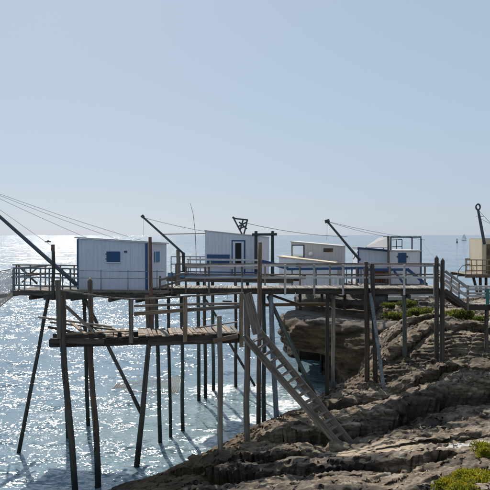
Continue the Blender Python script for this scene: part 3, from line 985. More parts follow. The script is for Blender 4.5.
for px in (186, 209, 242):
    beam('rail_post', FW.p(sW(px), -0.06, ZW - 0.2), FW.p(sW(px), -0.06, ZW + 0.90), 0.075, 0.07, 'wood_grey', ww)
for px in (176, 205, 235, 265, 300, 330, 357, 390, 425):
    beam('rail_post', FW.p(sW(px, 1.28), 1.28, ZW - 0.1), FW.p(sW(px, 1.28), 1.28, ZW + 0.90), 0.07, 0.07, 'wood_grey', ww)
for (a, b_) in ((440, 404), (404, 343), (343, 285), (285, 242), (242, 186)):
    for h, rh in ((0.42, 0.085), (0.895, 0.075)):
        beam('rail', FW.p(sW(a) - 0.02, -0.115, ZW + h), FW.p(sW(b_) + 0.02, -0.115, ZW + h + random.uniform(-.015, .015)), 0.035, rh, 'wood_silver', ww)
for (a, b_) in ((440, 357), (357, 265), (265, 176)):
    for h in (0.46, 0.90):
        beam('rail', FW.p(sW(a, 1.33), 1.33, ZW + h), FW.p(sW(b_, 1.33), 1.33, ZW + h), 0.035, 0.06, 'wood_grey', ww)
# ramped end rail towards the left hut
for h in (0.15, 0.50):
    beam('rail', P(188, 270 + h * 18, 27.9), P(160, 277 + h * 20, 27.6), 0.035, 0.08, 'wood_grey', ww)
for px, y0 in ((160, 276), (172, 272), (168, 280)):
    beam('rail_post', P(px, 294, 27.7), P(px, y0, 27.7), 0.06, 0.06, 'wood_grey', ww)
# posts that carry it
def wpost(px, py, D, r, mt, pf=None, Df=None, **k):
    return ground_pole('post', px, py, D, r, mt, ww, pf, Df, **k)
wpost(436.6, 258.5, 27.85, 0.085, 'pole_dark', 437, pointed=True)
wpost(442.6, 261, 27.8, 0.085, 'pole_dark', 443, pointed=True)
wpost(366, 262, 27.95, 0.095, 'pole_brown', 367.5, 28.0)
wpost(372, 263.5, 27.8, 0.09, 'pole_dark', 376, 27.8)
wpost(327.5, 292, 28.1, 0.075, 'pole_dark', 327.5, 28.2)
wpost(333.5, 292, 28.9, 0.075, 'pole_grey', 333.5, 28.9)
wpost(404.3, 292, 28.1, 0.085, 'pole_green', 405.5, 28.8)
pl = P(384, 384, 27.2)
beam('prop', (pl.x, 27.2, ground_z(pl.x, 27.2) - 0.1), P(370.5, 293, 27.8), 0.13, 0.14, 'pole_blue', ww)
wpost(260, 242.5, 27.7, 0.085, 'pole_brown', 258.5, 27.2)
wpost(263.5, 293, 28.8, 0.085, 'pole_green', 264, 27.9)
wpost(270.5, 293, 28.2, 0.10, 'pole_blue', 277, 27.5)
pole('brace', P(316, 398, 28.6), P(268, 296, 28.3), 0.085, 0.085, 'pole_green', ww)
beam('brace', P(271, 295, 28.85), P(300, 305, 28.85), 0.07, 0.10, 'wood_dark', ww)
beam('cross_beam', P(262, 305, 28.95), P(335, 304.5, 28.95), 0.08, 0.13, 'wood_brown', ww)
beam('brace', P(255, 386, 27.6), P(229, 342, 27.8), 0.07, 0.09, 'pole_dark', ww)
for px in (262, 330, 369, 405, 439):
    s = sW(px, 0.6)
    beam('cross_beam', FW.p(s, -0.2, ZW - 0.335), FW.p(s, 1.45, ZW - 0.335), 0.11, 0.16, 'wood_dark', ww)

# stairs at the landward end, down to the lower footbridge
st = thing('wooden_stairs', 'short flight of grey wooden steps with handrails down from the walkway', 'stairs', P(455, 310, 28.4))
a0 = P(444, 289, 27.95); a1 = P(467, 306, 27.95)
for dy in (0.0, 1.2):
    o_ = Vector((0, dy, 0))
    beam('stringer', a0 + o_ + Vector((0, 0, -.08)), a1 + o_ + Vector((0, 0, -.06)), 0.06, 0.24, 'wood_dark', st)
    for h in (0.38, 0.74):
        beam('handrail', a0 + o_ + Vector((0.02, -.05, h - .02)), a1 + o_ + Vector((0, -.05, h)), 0.04, 0.11, 'wood_silver', st)
    for t in (0.33, 0.66):
        p = a0.lerp(a1, t) + o_
        beam('baluster', p + Vector((0, 0.03, -.1)), p + Vector((0, 0.03, 0.72)), 0.05, 0.06, 'wood_grey', st)
for i in range(5):
    p = a0.lerp(a1, (i + 0.5) / 5)
    beam('tread', p + Vector((0, 0.04, 0.03)), p + Vector((0, 1.16, 0.03)), 0.19, 0.035, 'wood_pale', st)
# lower footbridge leaving the frame on the right
fb = thing('footbridge', 'low plank footbridge at the right edge, below the steps', 'footbridge', P(485, 320, 28.4))
b0 = P(466, 304, 28.0); b1 = P(515, 304, 28.0)
FB = Frame(b1, b0); ZB = b0.z
planks(FB, 0, FB.L, 0.0, 1.2, ZB, fb, 'wood_pale', 0.16, 0.045)
for t in (0.04, 1.16):
    beam('bearer', FB.p(0, t, ZB - 0.15), FB.p(FB.L, t, ZB - 0.15), 0.08, 0.20, 'wood_dark', fb)
for px in (468, 492, 512):
    for t in (-0.05, 1.25):
        s = FB.s_at(px, t)
        beam('rail_post', FB.p(s, t, ZB - 0.28), FB.p(s, t, ZB + 0.66), 0.09, 0.08, 'wood_grey', fb)
for t in (-0.10, 1.30):
    for h in (0.33, 0.60):
        beam('rail', FB.p(0, t, ZB + h), FB.p(FB.L, t, ZB + h), 0.035, 0.09, 'wood_silver', fb)
beam('teal_post', FB.p(FB.s_at(488, -.14), -0.14, ZB - 0.02), FB.p(FB.s_at(488, -.14), -0.14, ZB + 0.62), 0.14, 0.05, 'teal_paint', fb)
for px in (487, 510):
    x_ = (px - 245) / FPX * 28.1
    pole('post', (x_, 28.1, ground_z(x_, 28.1) - .3), (x_, 28.1, ZB - 0.24), 0.085, 0.08, 'pole_dark', fb)

# ------------------------------------------------------------------ lower landing stage nearest the camera
ls = thing('landing_stage', 'low decaying timber landing stage over the water nearest the camera', 'landing stage', (-2.6, 22.8, 0))
aL = P(53, 338, 22.0); aR = P(241, 332, 23.1)
FL = Frame(aR, aL)
ZLr, ZLl = aR.z, aL.z
slope = (ZLl - ZLr) / FL.L
zl = lambda s: ZLr + slope * s
# long bearers, thick and dark
for t in (0.02, 1.35):
    beam('bearer', FL.p(-0.02, t, zl(0) - 0.20), FL.p(FL.L / 2, t, zl(FL.L / 2) - 0.20), 0.12, 0.30, 'wood_dark', ls, jit=0.09, segs=5)
    beam('bearer', FL.p(FL.L / 2 + .03, t + .01, zl(FL.L / 2) - 0.19), FL.p(FL.L + 0.12, t, zl(FL.L) - 0.17), 0.12, 0.24, 'wood_dark', ls, jit=0.09, segs=5)
n = 34
for i in range(n):
    s = 0.12 + (FL.L * 0.72 - 0.12) * i / (n - 1)
    if i in (26, 30): continue
    dz = random.uniform(-0.012, 0.03)
    beam('plank', FL.p(s, -0.10 - random.uniform(0, .12), zl(s) - 0.02 + dz), FL.p(s + random.uniform(-.05, .05), 1.45 + random.uniform(0, .15), zl(s) - 0.02 + random.uniform(-.01, .04)), 0.118, 0.04, random.choice(['wood_grey', 'wood_grey', 'wood_brown', 'wood_pale', 'wood_tan']), ls, segs=2)
# loose and broken boards at the left end
beam('broken_board', P(38, 317, 22.2), P(112, 327, 22.6), 0.16, 0.06, 'wood_pale', ls, jit=0.12)
beam('broken_board', P(50, 322, 22.8), P(128, 331, 22.9), 0.14, 0.05, 'wood_grey', ls, jit=0.12)
beam('broken_board', P(48, 327, 21.9), P(80, 334, 22.2), 0.10, 0.07, 'wood_dark', ls, jit=0.14)
beam('broken_board', P(62, 334, 21.95), P(132, 331, 22.3), 0.13, 0.05, 'wood_tan', ls, jit=0.12)
beam('broken_board', P(72, 323, 22.9), P(86, 334, 21.9), 0.12, 0.04, 'wood_tan', ls, jit=0.12)
beam('broken_board', P(95, 328, 23.0), P(108, 335, 21.8), 0.12, 0.04, 'wood_pale', ls, jit=0.12)
beam('broken_board', P(112, 328, 23.0), P(126, 334, 21.9), 0.10, 0.04, 'wood_tan', ls, jit=0.12)
beam('broken_board', P(196, 328, 23.2), P(237, 322, 22.7), 0.12, 0.04, 'wood_pale', ls, jit=0.12)
beam('cross_beam', P(50, 340.5, 21.8), P(104, 341.5, 22.0), 0.10, 0.15, 'wood_dark', ls)
beam('cross_beam', P(213, 341, 22.7), P(238, 336, 22.8), 0.12, 0.14, 'wood_brown', ls)
beam('brace', P(65.5, 306, 21.9), P(97, 335, 22.3), 0.07, 0.10, 'wood_grey', ls)
# handrail: three stout posts, a mid rail, and a thin sagging top rail
for px, y0, y1, D in ((131, 299.5, 343, 22.2), (185, 296.5, 342, 22.6), (241.5, 293, 347, 22.95)):
    beam('rail_post', P(px, y1, D), P(px, y0, D), 0.14, 0.10, 'wood_tan' if px != 131 else 'wood_grey', ls, jit=0.05)
beam('rail', P(134, 314, 22.25), P(186, 310, 22.66), 0.05, 0.12, 'wood_tan', ls)
beam('rail', P(186, 310, 22.68), P(243, 306.5, 23.0), 0.05, 0.12, 'wood_grey', ls)
beam('rail', P(134, 306, 23.7), P(243, 303.5, 24.2), 0.05, 0.08, 'wood_grey', ls)
hr = [P(61, 290.5, 21.9), P(85, 294, 22.0), P(108, 297.5, 22.1), P(132, 299.3, 22.2), P(160, 298.2, 22.4), P(185, 296.3, 22.6), P(214, 294.5, 22.8), P(244, 293, 23.0)]
tube('top_rail', hr, 0.032, 'pole_grey', ls)
# its own piles
pole('pile', Vector(((75.5 - 245) / FPX * 21.6, 21.6, -0.5)), P(59.5, 296, 21.85), 0.098, 0.095, 'pole_dark', ls)
beam('post', P(59.5, 338, 21.75), P(57.6, 280, 21.75), 0.13, 0.20, 'wood_grey', ls, jit=0.08)
beam('post', P(64.5, 336, 21.95), P(63.8, 291, 21.95), 0.10, 0.12, 'wood_brown', ls, jit=0.08)
pole('pile', Vector(((97.5 - 245) / FPX * 22.5, 22.5, -0.5)), P(90, 281, 22.7), 0.108, 0.08, 'pole_brown', ls, wob=0.8, pointed=True)
ground_pole('pile', 219.3, 316, 22.75, 0.085, 'pole_pale', ls, 220.5, 22.9)
ground_pole('pile', 246.5, 297, 22.95, 0.10, 'pole_pale', ls, 247.5, 23.2)

# ladder down to the rocks
ld = thing('wooden_ladder', 'steep grey timber ladder leaning from the landing stage to the rocks', 'ladder', P(345, 440, 22.5))
l0, l1 = P(246, 338, 22.7), P(342, 441, 22.2)
r0, r1 = P(259, 331, 23.25), P(351, 437, 22.75)
for a, b_ in ((l0, l1), (r0, r1)):
    e = (b_ - a).normalized()
    b_.z = min(b_.z, ground_z(b_.x, b_.y) + 0.02)
    beam('stringer', a - e * 0.1, b_ + e * 0.12, 0.085, 0.22, 'wood_grey', ld, segs=5)
for i in range(15):
    t = 0.05 + 0.86 * i / 14
    a, b_ = l0.lerp(l1, t), r0.lerp(r1, t)
    beam('rung', a + Vector((0, 0, .02)), b_ + Vector((0, 0, .02)), 0.13, 0.045, 'wood_grey', ld)
beam('side_board', P(247, 293.5, 22.8), P(257.5, 334, 22.72), 0.05, 0.30, 'wood_grey', ld, up=Vector((1, 0, 0.3)))
gz = P(343, 419, 24.0)
lp = thing('loose_pole', 'thin pale pole leaning on the rocks behind the ladder foot', 'pole', gz)
pole('shaft', (gz.x, gz.y, ground_z(gz.x, gz.y) - 0.05), P(319, 405, 23.6), 0.035, 0.03, 'pole_grey', lp)

# ------------------------------------------------------------------ second hut: white with an open blue-framed door
A2 = P(258, 276, 34.0); B2 = P(205, 276, 34.7)
Z2 = 6.08
h2 = thing('stilt_hut', 'white stilt hut with black open doorway and blue door frame', 'fishing hut', (0, 35, 0))
F2 = Frame(A2, B2)
top2 = lambda s, t: 8.02 + 0.10 * s - 0.03 * t
cabin(F2, 2.3, Z2, top2, 'white_paint', h2, over=0.03, side_mat='lilac_paint')  # side walls take a paler paint that puts their brighter light into the colour
s_ = lambda px, t=0.0: F2.s_at(px, t)
z_ = lambda px, py: F2.z_at(px, py)
fr = obox('door_frame', F2, s_(245.3), s_(231.7), -0.03, 0.0, Z2, z_(238, 240), 'blue_paint', h2)
obox('door_lining', F2, s_(244), s_(233), -0.05, -0.03, Z2, z_(238, 241.5), 'white_paint', fr)
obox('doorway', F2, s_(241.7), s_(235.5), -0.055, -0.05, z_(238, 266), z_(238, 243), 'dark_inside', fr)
obox('panel', F2, s_(229.5), s_(207), -0.05, 0.0, z_(218, 265), z_(218, 254.5), 'blue_paint', h2)
planks(F2, -1.9, s_(168, -.6), -0.9, 2.7, Z2, h2, 'wood_grey', 0.16)
for t in (-0.85, 0.9, 2.6):
    beam('bearer', F2.p(-1.9, t, Z2 - 0.15), F2.p(s_(168, -.6), t, Z2 - 0.15), 0.10, 0.2, 'wood_dark', h2)
beam('edge_board', F2.p(-0.4, -0.94, Z2 + 0.06), F2.p(s_(168, -.9), -0.94, Z2 + 0.06), 0.03, 0.22, 'light_blue_paint', h2)
beam('edge_board', F2.p(-0.4, -0.98, Z2 + 0.24), F2.p(s_(180, -.9), -0.98, Z2 + 0.24), 0.03, 0.06, 'blue_paint', h2)
rail_run(F2, h2, -0.3, s_(187, -.85), -0.85, Z2, (0.45, 0.83), [s_(p, -.85) for p in (188, 210, 230, 252)], 'wood_silver', rh=0.09)
rail_run(F2, h2, F2.L + .05, s_(171, 2.5), 2.5, Z2, (0.45, 0.85), [s_(p, 2.5) for p in (171, 180, 190, 200)], 'pole_blue', rh=0.05, pw=0.05)
# dark gantry in front of the side wall
for px in (256, 272.5):
    pole('gantry_post', P(px, 280, 33.4), P(px, 231, 33.4), 0.085, 0.075, 'green_metal', h2, wob=0.1)
beam('gantry_beam', P(252, 234.5, 33.3), P(277, 234.3, 33.3), 0.08, 0.12, 'green_metal', h2)
beam('slanted_board', P(262, 261.5, 32.9), P(288, 268, 32.4), 0.06, 0.17, 'blue_paint', h2)
# roof trellis (winch frame)
for (x0, y0, x1, y1) in ((233.5, 218, 243, 236), (235, 218.5, 248, 220), (247.5, 219.5, 243.5, 236), (239, 222, 247, 229), (247, 222, 237.5, 227), (238.5, 229, 246, 226), (243, 220, 240, 231)):
    tube('trellis_bar', [P(x0, y0, 35), P(x1, y1, 35)], 0.045, 'dark_metal', h2)
tube('trellis_head', [P(232.5, 217, 35), P(235, 219, 35)], 0.06, 'dark_metal', h2)
beam('roof_bar', P(228, 234, 35), P(254, 235.4, 34.6), 0.06, 0.06, 'dark_metal', h2)
# boom, its post block and stays
bh = P(143.5, 217.5, 32.4)
bm2 = pole('boom', P(184.5, 254.5, 33.2), bh, 0.055, 0.05, 'dark_metal', h2, wob=0.05)
tube('boom_head', [bh, bh + Vector((-0.08, 0, 0.1))], 0.085, 'dark_metal', bm2)
cable('stay', bh, P(206, 231.5, 34.6), bm2, 0.009, 0.012)
cable('hoist_line', bh, P(143.7, 236, 32.4), bm2, 0.006, 0.0)
tube('spar', [P(163, 234.2, 33.0), P(205, 233.6, 34.4)], 0.022, 'dark_metal', bm2)
beam('mast_post', P(178.5, 296, 33.2), P(178, 249.5, 33.2), 0.15, 0.18, 'wood_grey', h2)
beam('mast_post', P(183.8, 272, 33.3), P(183.3, 252.5, 33.3), 0.14, 0.12, 'wood_dark', h2)
tube('whip_pole', [P(196.2, 276, 33.4), P(196, 250, 33.4), P(195.2, 232, 33.4), P(193.2, 214, 33.4), P(190.2, 203, 33.4)], [0.02, 0.018, 0.015, 0.012, 0.008], 'pole_grey', h2)
cable('stay', P(247.5, 223.5, 35), P(347, 236.6, 43), h2, 0.012, 0.014)
for px, D, r, mt in ((191.5, 33.6, 0.07, 'pole_dark'), (198.5, 34.4, 0.085, 'pole_green'), (205.0, 34.9, 0.085, 'pole_dark'), (213.2, 36.0, 0.085, 'pole_green'), (236, 37.0, 0.08, 'pole_dark'), (248, 36.6, 0.08, 'pole_green')):
    if px == 191.5: continue
    ground_pole('pile', px - 0.6, 279, D, r, mt, h2, px, D, sea_y=1)
beam('brace', P(206, 300, 35.2), P(232, 341, 36.4), 0.08, 0.10, 'pole_dark', h2)
beam('cross_beam', P(190, 290.5, 34.2), P(262, 291.5, 34.2), 0.1, 0.16, 'wood_dark', h2)
cn = tube('hanging_hook', [P(227.5, 290, 34), P(227.2, 299, 34)], 0.012, 'rope', h2)
beam('hanging_bar', P(222.5, 301.2, 34), P(232, 301.5, 34), 0.05, 0.07, 'dark_metal', cn)

# ------------------------------------------------------------------ third hut: low front room, taller room behind
Z3 = 4.98
h3 = thing('stilt_hut', 'low pale hut with taller grey-brown rear room and round white lamp', 'fishing hut', (4, 43, 0))
A3 = P(334, 288, 41.2); B3 = P(279, 288, 42.0)
F3 = Frame(A3, B3)
top3 = lambda s, t: F3.z_at(334, 263.5) + 0.105 * s + 0.0 * t
cabin(F3, 1.6, Z3, top3, 'lilac_paint', h3, over=0.08, roof_mat='cream_paint', roof_th=0.06)
tr_ = lambda s, t: 7.50 + 0.045 * (s) - 0.0 * t
F3b = Frame(P(341, 288, 43.4), P(291, 288, 44.2))
s3 = F3b.s_at(305)
cabin(F3b, 2.2, Z3, lambda s, t: F3b.z_at(341, 246.5) + 0.085 * s, 'taupe_paint', h3, over=0.05, roof_mat='roof_sheet')
wn = obox('window', F3b, F3b.s_at(304.5), F3b.s_at(291.8), -0.04, 0, F3b.z_at(298, 262), F3b.z_at(298, 244.8), 'dark_metal', h3)
obox('pane', F3b, F3b.s_at(303.4), F3b.s_at(292.8), -0.055, -0.04, F3b.z_at(298, 261), F3b.z_at(298, 245.8), 'mirror_glass', wn)
obox('patch', F3b, F3b.s_at(333), F3b.s_at(323.5), -0.03, 0, F3b.z_at(328, 252), F3b.z_at(328, 248.3), 'wood_brown', h3)
obox('small_window', F3, F3.s_at(301), F3.s_at(296), -0.03, 0, F3.z_at(298, 267), F3.z_at(298, 263), 'wood_brown', h3)
lc = F3b.p(F3b.s_at(311), -0.06, F3b.z_at(311, 254))
vs = [Vector((0.15 * math.cos(a) * math.cos(e), 0.10 * -math.cos(e) * 0 - 0.1 * math.sin(e), 0.15 * math.sin(a) * math.cos(e))) for e in (0, 0.6, 1.1, 1.5) for a in [2 * math.pi * k / 14 for k in range(14)]]
mesh('lamp', vs, [(i * 14 + k, i * 14 + (k + 1) % 14, (i + 1) * 14 + (k + 1) % 14, (i + 1) * 14 + k) for i in range(3) for k in range(14)] + [tuple(42 + k for k in range(14))], 'boat_white', h3, Matrix.Translation(lc), True)
planks(F3, F3.s_at(366, -.8), F3.L + 0.4, -0.8, 4.8, Z3, h3, 'wood_grey', 0.2)
for t in (-0.7, 2.0, 4.6):
    beam('bearer', F3.p(F3.s_at(366, -.8), t, Z3 - 0.16), F3.p(F3.L + 0.4, t, Z3 - 0.16), 0.12, 0.22, 'wood_dark', h3)
beam('rail_board', P(287, 269, 40.2), P(364, 268, 40.2), 0.04, 0.16, 'blue_paint', h3)
for px in (292, 316, 352):
    beam('rail_post', P(px, 290, 40.3), P(px, 267.5, 40.3), 0.07, 0.07, 'blue_metal', h3)
for px in (341, 346.5, 351.5, 356, 361):
    beam('rail_post', P(px, 289, 43.5), P(px, 263.5, 43.5), 0.05, 0.05, 'dark_metal', h3)
for y in (263.5, 269, 276):
    beam('rail', P(335, y, 43.5), P(362, y, 43.5), 0.04, 0.05, 'dark_metal', h3)
for px, y0 in ((333.5, 278), (338, 277), (342.5, 276)):
    pole('white_post', P(px, 290, 40.6), P(px, y0, 40.6), 0.06, 0.055, 'boat_white', h3, wob=0)
bh3 = P(327.3, 221.5, 41.5)
bm3 = pole('boom', P(360, 260, 43), bh3, 0.085, 0.065, 'blue_metal', h3, wob=0.05)
tube('boom_head', [bh3 + Vector((0.02, 0, -0.08)), bh3 + Vector((-0.03, 0, 0.12))], 0.16, 'dark_metal', bm3)
cable('stay', bh3, P(389, 237, 45), bm3, 0.010, 0.014); cable('stay', bh3, P(425, 240, 46), bm3, 0.010, 0.010)
cable('hoist_line', bh3, P(326.8, 240, 41.5), bm3, 0.008, 0.0)
tube('strut', [P(353.5, 259, 43), P(358, 250.5, 43.6)], 0.03, 'blue_metal', bm3)
for px, D in ((300, 41.5), (322, 41.5), (345, 41.5), (300, 46), (330, 46), (350, 46)):
    x_ = (px - 245) / FPX * D
    pole('pile', (x_, D, -0.8), (x_, D, Z3 - 0.2), 0.10, 0.09, 'pole_dark', h3)

# ------------------------------------------------------------------ fourth hut: blue-trimmed, open metal frame on its roof
Z4 = 4.92
h4 = thing('stilt_hut', 'white hut with blue shutter and open metal frame on its roof', 'fishing hut', (9, 46, 0))
A4 = P(421, 284, 45.5); B4 = P(358.5, 284, 45.5)
F4 = Frame(A4, B4)
s4 = lambda px, t=0.0: F4.s_at(px, t)
zr4 = F4.z_at(405, 251.5)
cabin(F4, 2.6, Z4, lambda s, t: zr4, 'lilac_paint', h4, over=0.06, s0=0.0, s1=s4(389.5), roof_th=0.08)
tl4 = lambda s, t: F4.z_at(389, 250.5) + 0.09 * (s - s4(389.5))
cabin(F4, 2.4, Z4, tl4, 'white_paint', h4, over=0.05, s0=s4(389) + .02, s1=F4.L, t0=0.15, fascia='blue_paint')
w_ = obox('shutter', F4, s4(406.3), s4(398.3), -0.05, 0, F4.z_at(402, 265), F4.z_at(402, 252.8), 'blue_paint', h4)
for px in (397.6, 407.2):
    obox('shutter_hook', F4, s4(px) - 0.05, s4(px) + 0.05, -0.06, 0, F4.z_at(402, 257.5), F4.z_at(402, 255.8), 'dark_metal', w_)
obox('corner_trim', F4, -0.04, 0.07, -0.03, 0.05, Z4, zr4, 'blue_metal', h4)
obox('corner_trim', F4, F4.L - 0.05, F4.L + 0.04, 0.1, 0.2, Z4, tl4(F4.L, 0), 'blue_paint', h4)
# slatted red-brown panel
lv = obox('louvre_panel', F4, s4(388), s4(372.5), 0.10, 0.14, F4.z_at(380, 283), F4.z_at(380, 268.5), 'rust_red', h4)
for i in range(9):
    s = s4(388) + (s4(372.5) - s4(388)) * (i + 0.5) / 9
    obox('louvre', F4, s - 0.03, s + 0.03, 0.07, 0.10, F4.z_at(380, 282.5), F4.z_at(380, 269), 'rust_red', lv)
beam('post', P(388.3, 286, 45.2), P(388.3, 236, 45.2), 0.14, 0.14, 'wood_grey', h4)
# open frame above the roof
zt4 = F4.z_at(405, 237)
for (sa, ta) in ((0.0, 0.05), (s4(391), 0.05), (0.0, 2.5), (s4(391), 2.5)):
    beam('roof_frame_post', F4.p(sa, ta, zr4 + 0.05), F4.p(sa, ta, zt4), 0.09, 0.09, 'blue_metal', h4)
for (p, q_) in (((0.0, 0.05), (s4(391), 0.05)), ((0.0, 2.5), (s4(391), 2.5)), ((0.0, 0.05), (0.0, 2.5)), ((s4(391), 0.05), (s4(391), 2.5))):
    beam('roof_frame_bar', F4.p(*p, zt4), F4.p(*q_, zt4), 0.07, 0.09, 'blue_metal', h4)
for (x0, y0, x1, y1) in ((402, 239.5, 402, 249), (392, 240, 402, 239.5), (392, 246.5, 402, 246.5), (396.5, 240, 396.5, 249)):
    tube('small_rail', [P(x0, y0, 46.5), P(x1, y1, 46.5)], 0.03, 'blue_metal', h4)
# tilted sheet leaning on the post
mesh('tilted_sheet', [P(365.5, 246.8, 45.2), P(388, 247.5, 45.2), P(388.5, 237, 46.8), P(379, 237.5, 46.8), P(365.5, 247.6, 45.2), P(388, 248.3, 45.2), P(388.5, 237.8, 46.8), P(379, 238.3, 46.8)],
     [(0, 1, 2, 3), (7, 6, 5, 4), (0, 4, 5, 1), (1, 5, 6, 2), (2, 6, 7, 3), (3, 7, 4, 0)], 'taupe_paint', h4)
planks(F4, s4(428, -.8), F4.L + 0.2, -0.9, 3.2, Z4, h4, 'wood_grey', 0.2)
for t in (-0.8, 1.2, 3.1):
    beam('bearer', F4.p(s4(428, -.8), t, Z4 - 0.16), F4.p(F4.L + 0.2, t, Z4 - 0.16), 0.12, 0.22, 'wood_dark', h4)
beam('rail_board', P(363, 269.5, 44.4), P(407, 269.5, 44.4), 0.04, 0.16, 'blue_paint', h4)
beam('brace_board', P(407, 269, 44.2), P(427, 285, 44.2), 0.05, 0.20, 'blue_paint', h4)
beam('brace_board', P(394, 271, 44.2), P(405, 285, 44.2), 0.05, 0.14, 'blue_paint', h4)
for px in (366, 386, 406):
    beam('rail_post', P(px, 287, 44.5), P(px, 269, 44.5), 0.07, 0.07, 'blue_metal', h4)
for px in (362, 385, 408, 424):
    x_ = (px - 245) / FPX * 47
    pole('pile', (x_, 47, -0.8), (x_, 47, Z4 - 0.2), 0.10, 0.09, 'pole_dark', h4)
cable('stay', P(421, 237, 45.5), P(437, 259.5, 28.0), h4, 0.008, 0.01)

# ------------------------------------------------------------------ fifth hut, cut by the right edge
Z5 = P(480, 273.5, 55).z
h5 = thing('stilt_hut', 'cream-coloured hut with railed balcony, cut by the right edge', 'fishing hut', (20, 56, 0))
F5 = Frame(P(535, 274, 55), P(482, 274, 55))
zt5 = F5.z_at(484, 239)
cabin(F5, 3.0, Z5, lambda s, t: zt5, 'cream_paint', h5, over=0.0, s1=F5.L, roof_th=0.08)
obox('door', F5, 2.0, F5.s_at(486.5), -0.04, 0.0, Z5, F5.z_at(490, 244), 'wood_brown', h5)
planks(F5, 0, F5.s_at(465, -.8), -0.9, 3.2, Z5, h5, 'wood_grey', 0.25)
for t in (-0.85, 1.0, 3.0):
    beam('bearer', F5.p(0, t, Z5 - 0.17), F5.p(F5.s_at(465, -.8), t, Z5 - 0.17), 0.12, 0.22, 'wood_brown', h5)
rail_run(F5, h5, 0.5, F5.s_at(465, -.8), -0.8, Z5, (0.25, 0.65, 1.1), [F5.s_at(p, -.8) for p in (466, 471.5, 477, 482.5, 488)], 'wood_tan', rh=0.08)
rail_run(F5, h5, F5.L, F5.s_at(465, 3.0), 3.0, Z5, (0.6, 1.05), [F5.s_at(p, 3.0) for p in (467, 474)], 'wood_tan', rh=0.07)
for p, q_ in (((479, 301), (473, 276)), ((480.5, 301), (480.3, 276)), ((486, 301), (486, 276))):
    D = 55
    a = P(p[0], p[1], D); b_ = P(q_[0], q_[1], D); d = (a - b_)
    pole('pile', b_ + d * ((b_.z + 0.8) / -d.z), b_, 0.12, 0.11, 'pole_dark', h5)
tube('mooring_rod', [P(457, 281, 54), P(457.6, 275, 54), P(459, 270, 54), P(462, 266, 54), P(466, 265, 54)], 0.03, 'blue_metal', h5)
bh5 = P(478, 209.5, 54)
bm5 = pole('boom', P(484.5, 244, 54.6), bh5, 0.12, 0.10, 'blue_metal', h5, wob=0.05)
ring = [bh5 + Vector((0.16 * math.cos(a), 0, 0.2 + 0.22 * math.sin(a))) for a in [2 * math.pi * k / 12 for k in range(13)]]
tube('boom_ring', ring, 0.07, 'dark_metal', bm5)
cable('stay', bh5, P(505, 238, 55), bm5, 0.014, 0.01); cable('stay', bh5 + Vector((0, 0, -.6)), P(520, 238, 55), bm5, 0.012, 0.01)
tube('crosstree', [P(475.5, 216, 54), P(483.5, 216.5, 54)], 0.02, 'dark_metal', bm5)

# ------------------------------------------------------------------ net lying in the water
n2 = thing('dip_net', 'beige square fishing net half sunk in the water behind the piles', 'fishing net', (-5.2, 36.5, 0.1))
q = [Vector((-7.0, 36.4, -0.04)), Vector((-3.4, 35.4, 0.10)), Vector((-3.45, 38.0, 0.42)), Vector((-6.9, 37.6, 0.10))]
wire_net('netting', q, 34, 34, 0.30, 0.0065, 'net_beige', n2)
for i in range(4):
    tube('net_rim', [q[i], q[i].lerp(q[(i + 1) % 4], 0.5) + Vector((0, 0, 0.05)), q[(i + 1) % 4]], 0.014, 'net_beige', n2)

# ------------------------------------------------------------------ far boats and channel marks
def hull_mesh(name, L, Bm, Hh, mat, parent, mw):
    vs, fs = [], []
    N = 10
    for i in range(N + 1):
        t = i / N
        wv = Bm / 2 * (math.sin(math.pi * min(1, 0.25 + t * 0.78)) ** 0.7 if t < 1 else 0.02)
        sheer = Hh * (1 + 0.25 * t * t)
        x = (t - 0.5) * L
        vs += [(x, -wv, sheer), (x, -wv * 0.7, 0.15 * Hh), (x, 0, -0.25 * Hh), (x, wv * 0.7, 0.15 * Hh), (x, wv, sheer)]
    for i in range(N):
        for k in range(4):
            a = i * 5 + k
            fs.append((a, a + 1, a + 6, a + 5))
        fs.append((i * 5 + 4, i * 5, i * 5 + 5, i * 5 + 9))
    fs.append((0, 4, 3, 2, 1))
    return mesh(name, vs, fs, mat, parent, mw, False)
def sea_at(px, D):
    return Vector(((px - 245) / FPX * D, D, 0))
p = sea_at(464, 1050)
sb = thing('sailing_boat', 'distant white sailing boat on the right-hand horizon', 'boat', p)
hull_mesh('hull', 9, 3, 1.3, 'boat_white', sb, Matrix.Translation(p) @ Matrix.Rotation(math.radians(20), 4, 'Z'))
tube('mast', [p + Vector((0.5, 0, 1)), p + Vector((0.5, 0, 10.5))], 0.15, 'boat_white', sb)
for nm, tri in (('mainsail', ((0.3, 0, 2), (0.3, 0, 10), (-3.8, 0.6, 2.3))), ('jib', ((0.8, 0, 9), (0.8, .2, 1.8), (4.2, 0, 1.6)))):
    t3 = [Vector(v) for v in tri]
    bulge = (t3[0] + t3[1] + t3[2]) / 3 + Vector((0, 0.5, 0))
    back = [v + Vector((0, 0.05, 0)) for v in t3] + [bulge + Vector((0, .05, 0))]
    mesh(nm, t3 + [bulge] + back, [(0, 1, 3), (1, 2, 3), (2, 0, 3), (5, 4, 7), (6, 5, 7), (4, 6, 7), (0, 4, 5, 1), (1, 5, 6, 2), (2, 6, 4, 0)], 'boat_white', sb, Matrix.Translation(p))
def beacon(label, px, D, H, thick):
    p = sea_at(px, D)
    b_ = thing('channel_marker', label, 'channel marker', p)
    pole('base', p + Vector((0, 0, -0.5)), p + Vector((0, 0, H * 0.3)), thick, thick * 0.8, 'green_metal', b_, wob=0)
    pole('column', p + Vector((0, 0, H * 0.28)), p + Vector((0, 0, H * 0.8)), thick * 0.55, thick * 0.4, 'green_metal', b_, wob=0)
    pole('topmark', p + Vector((0, 0, H * 0.76)), p + Vector((0, 0, H)), thick * 0.75, 0.05, 'green_metal', b_, wob=0)
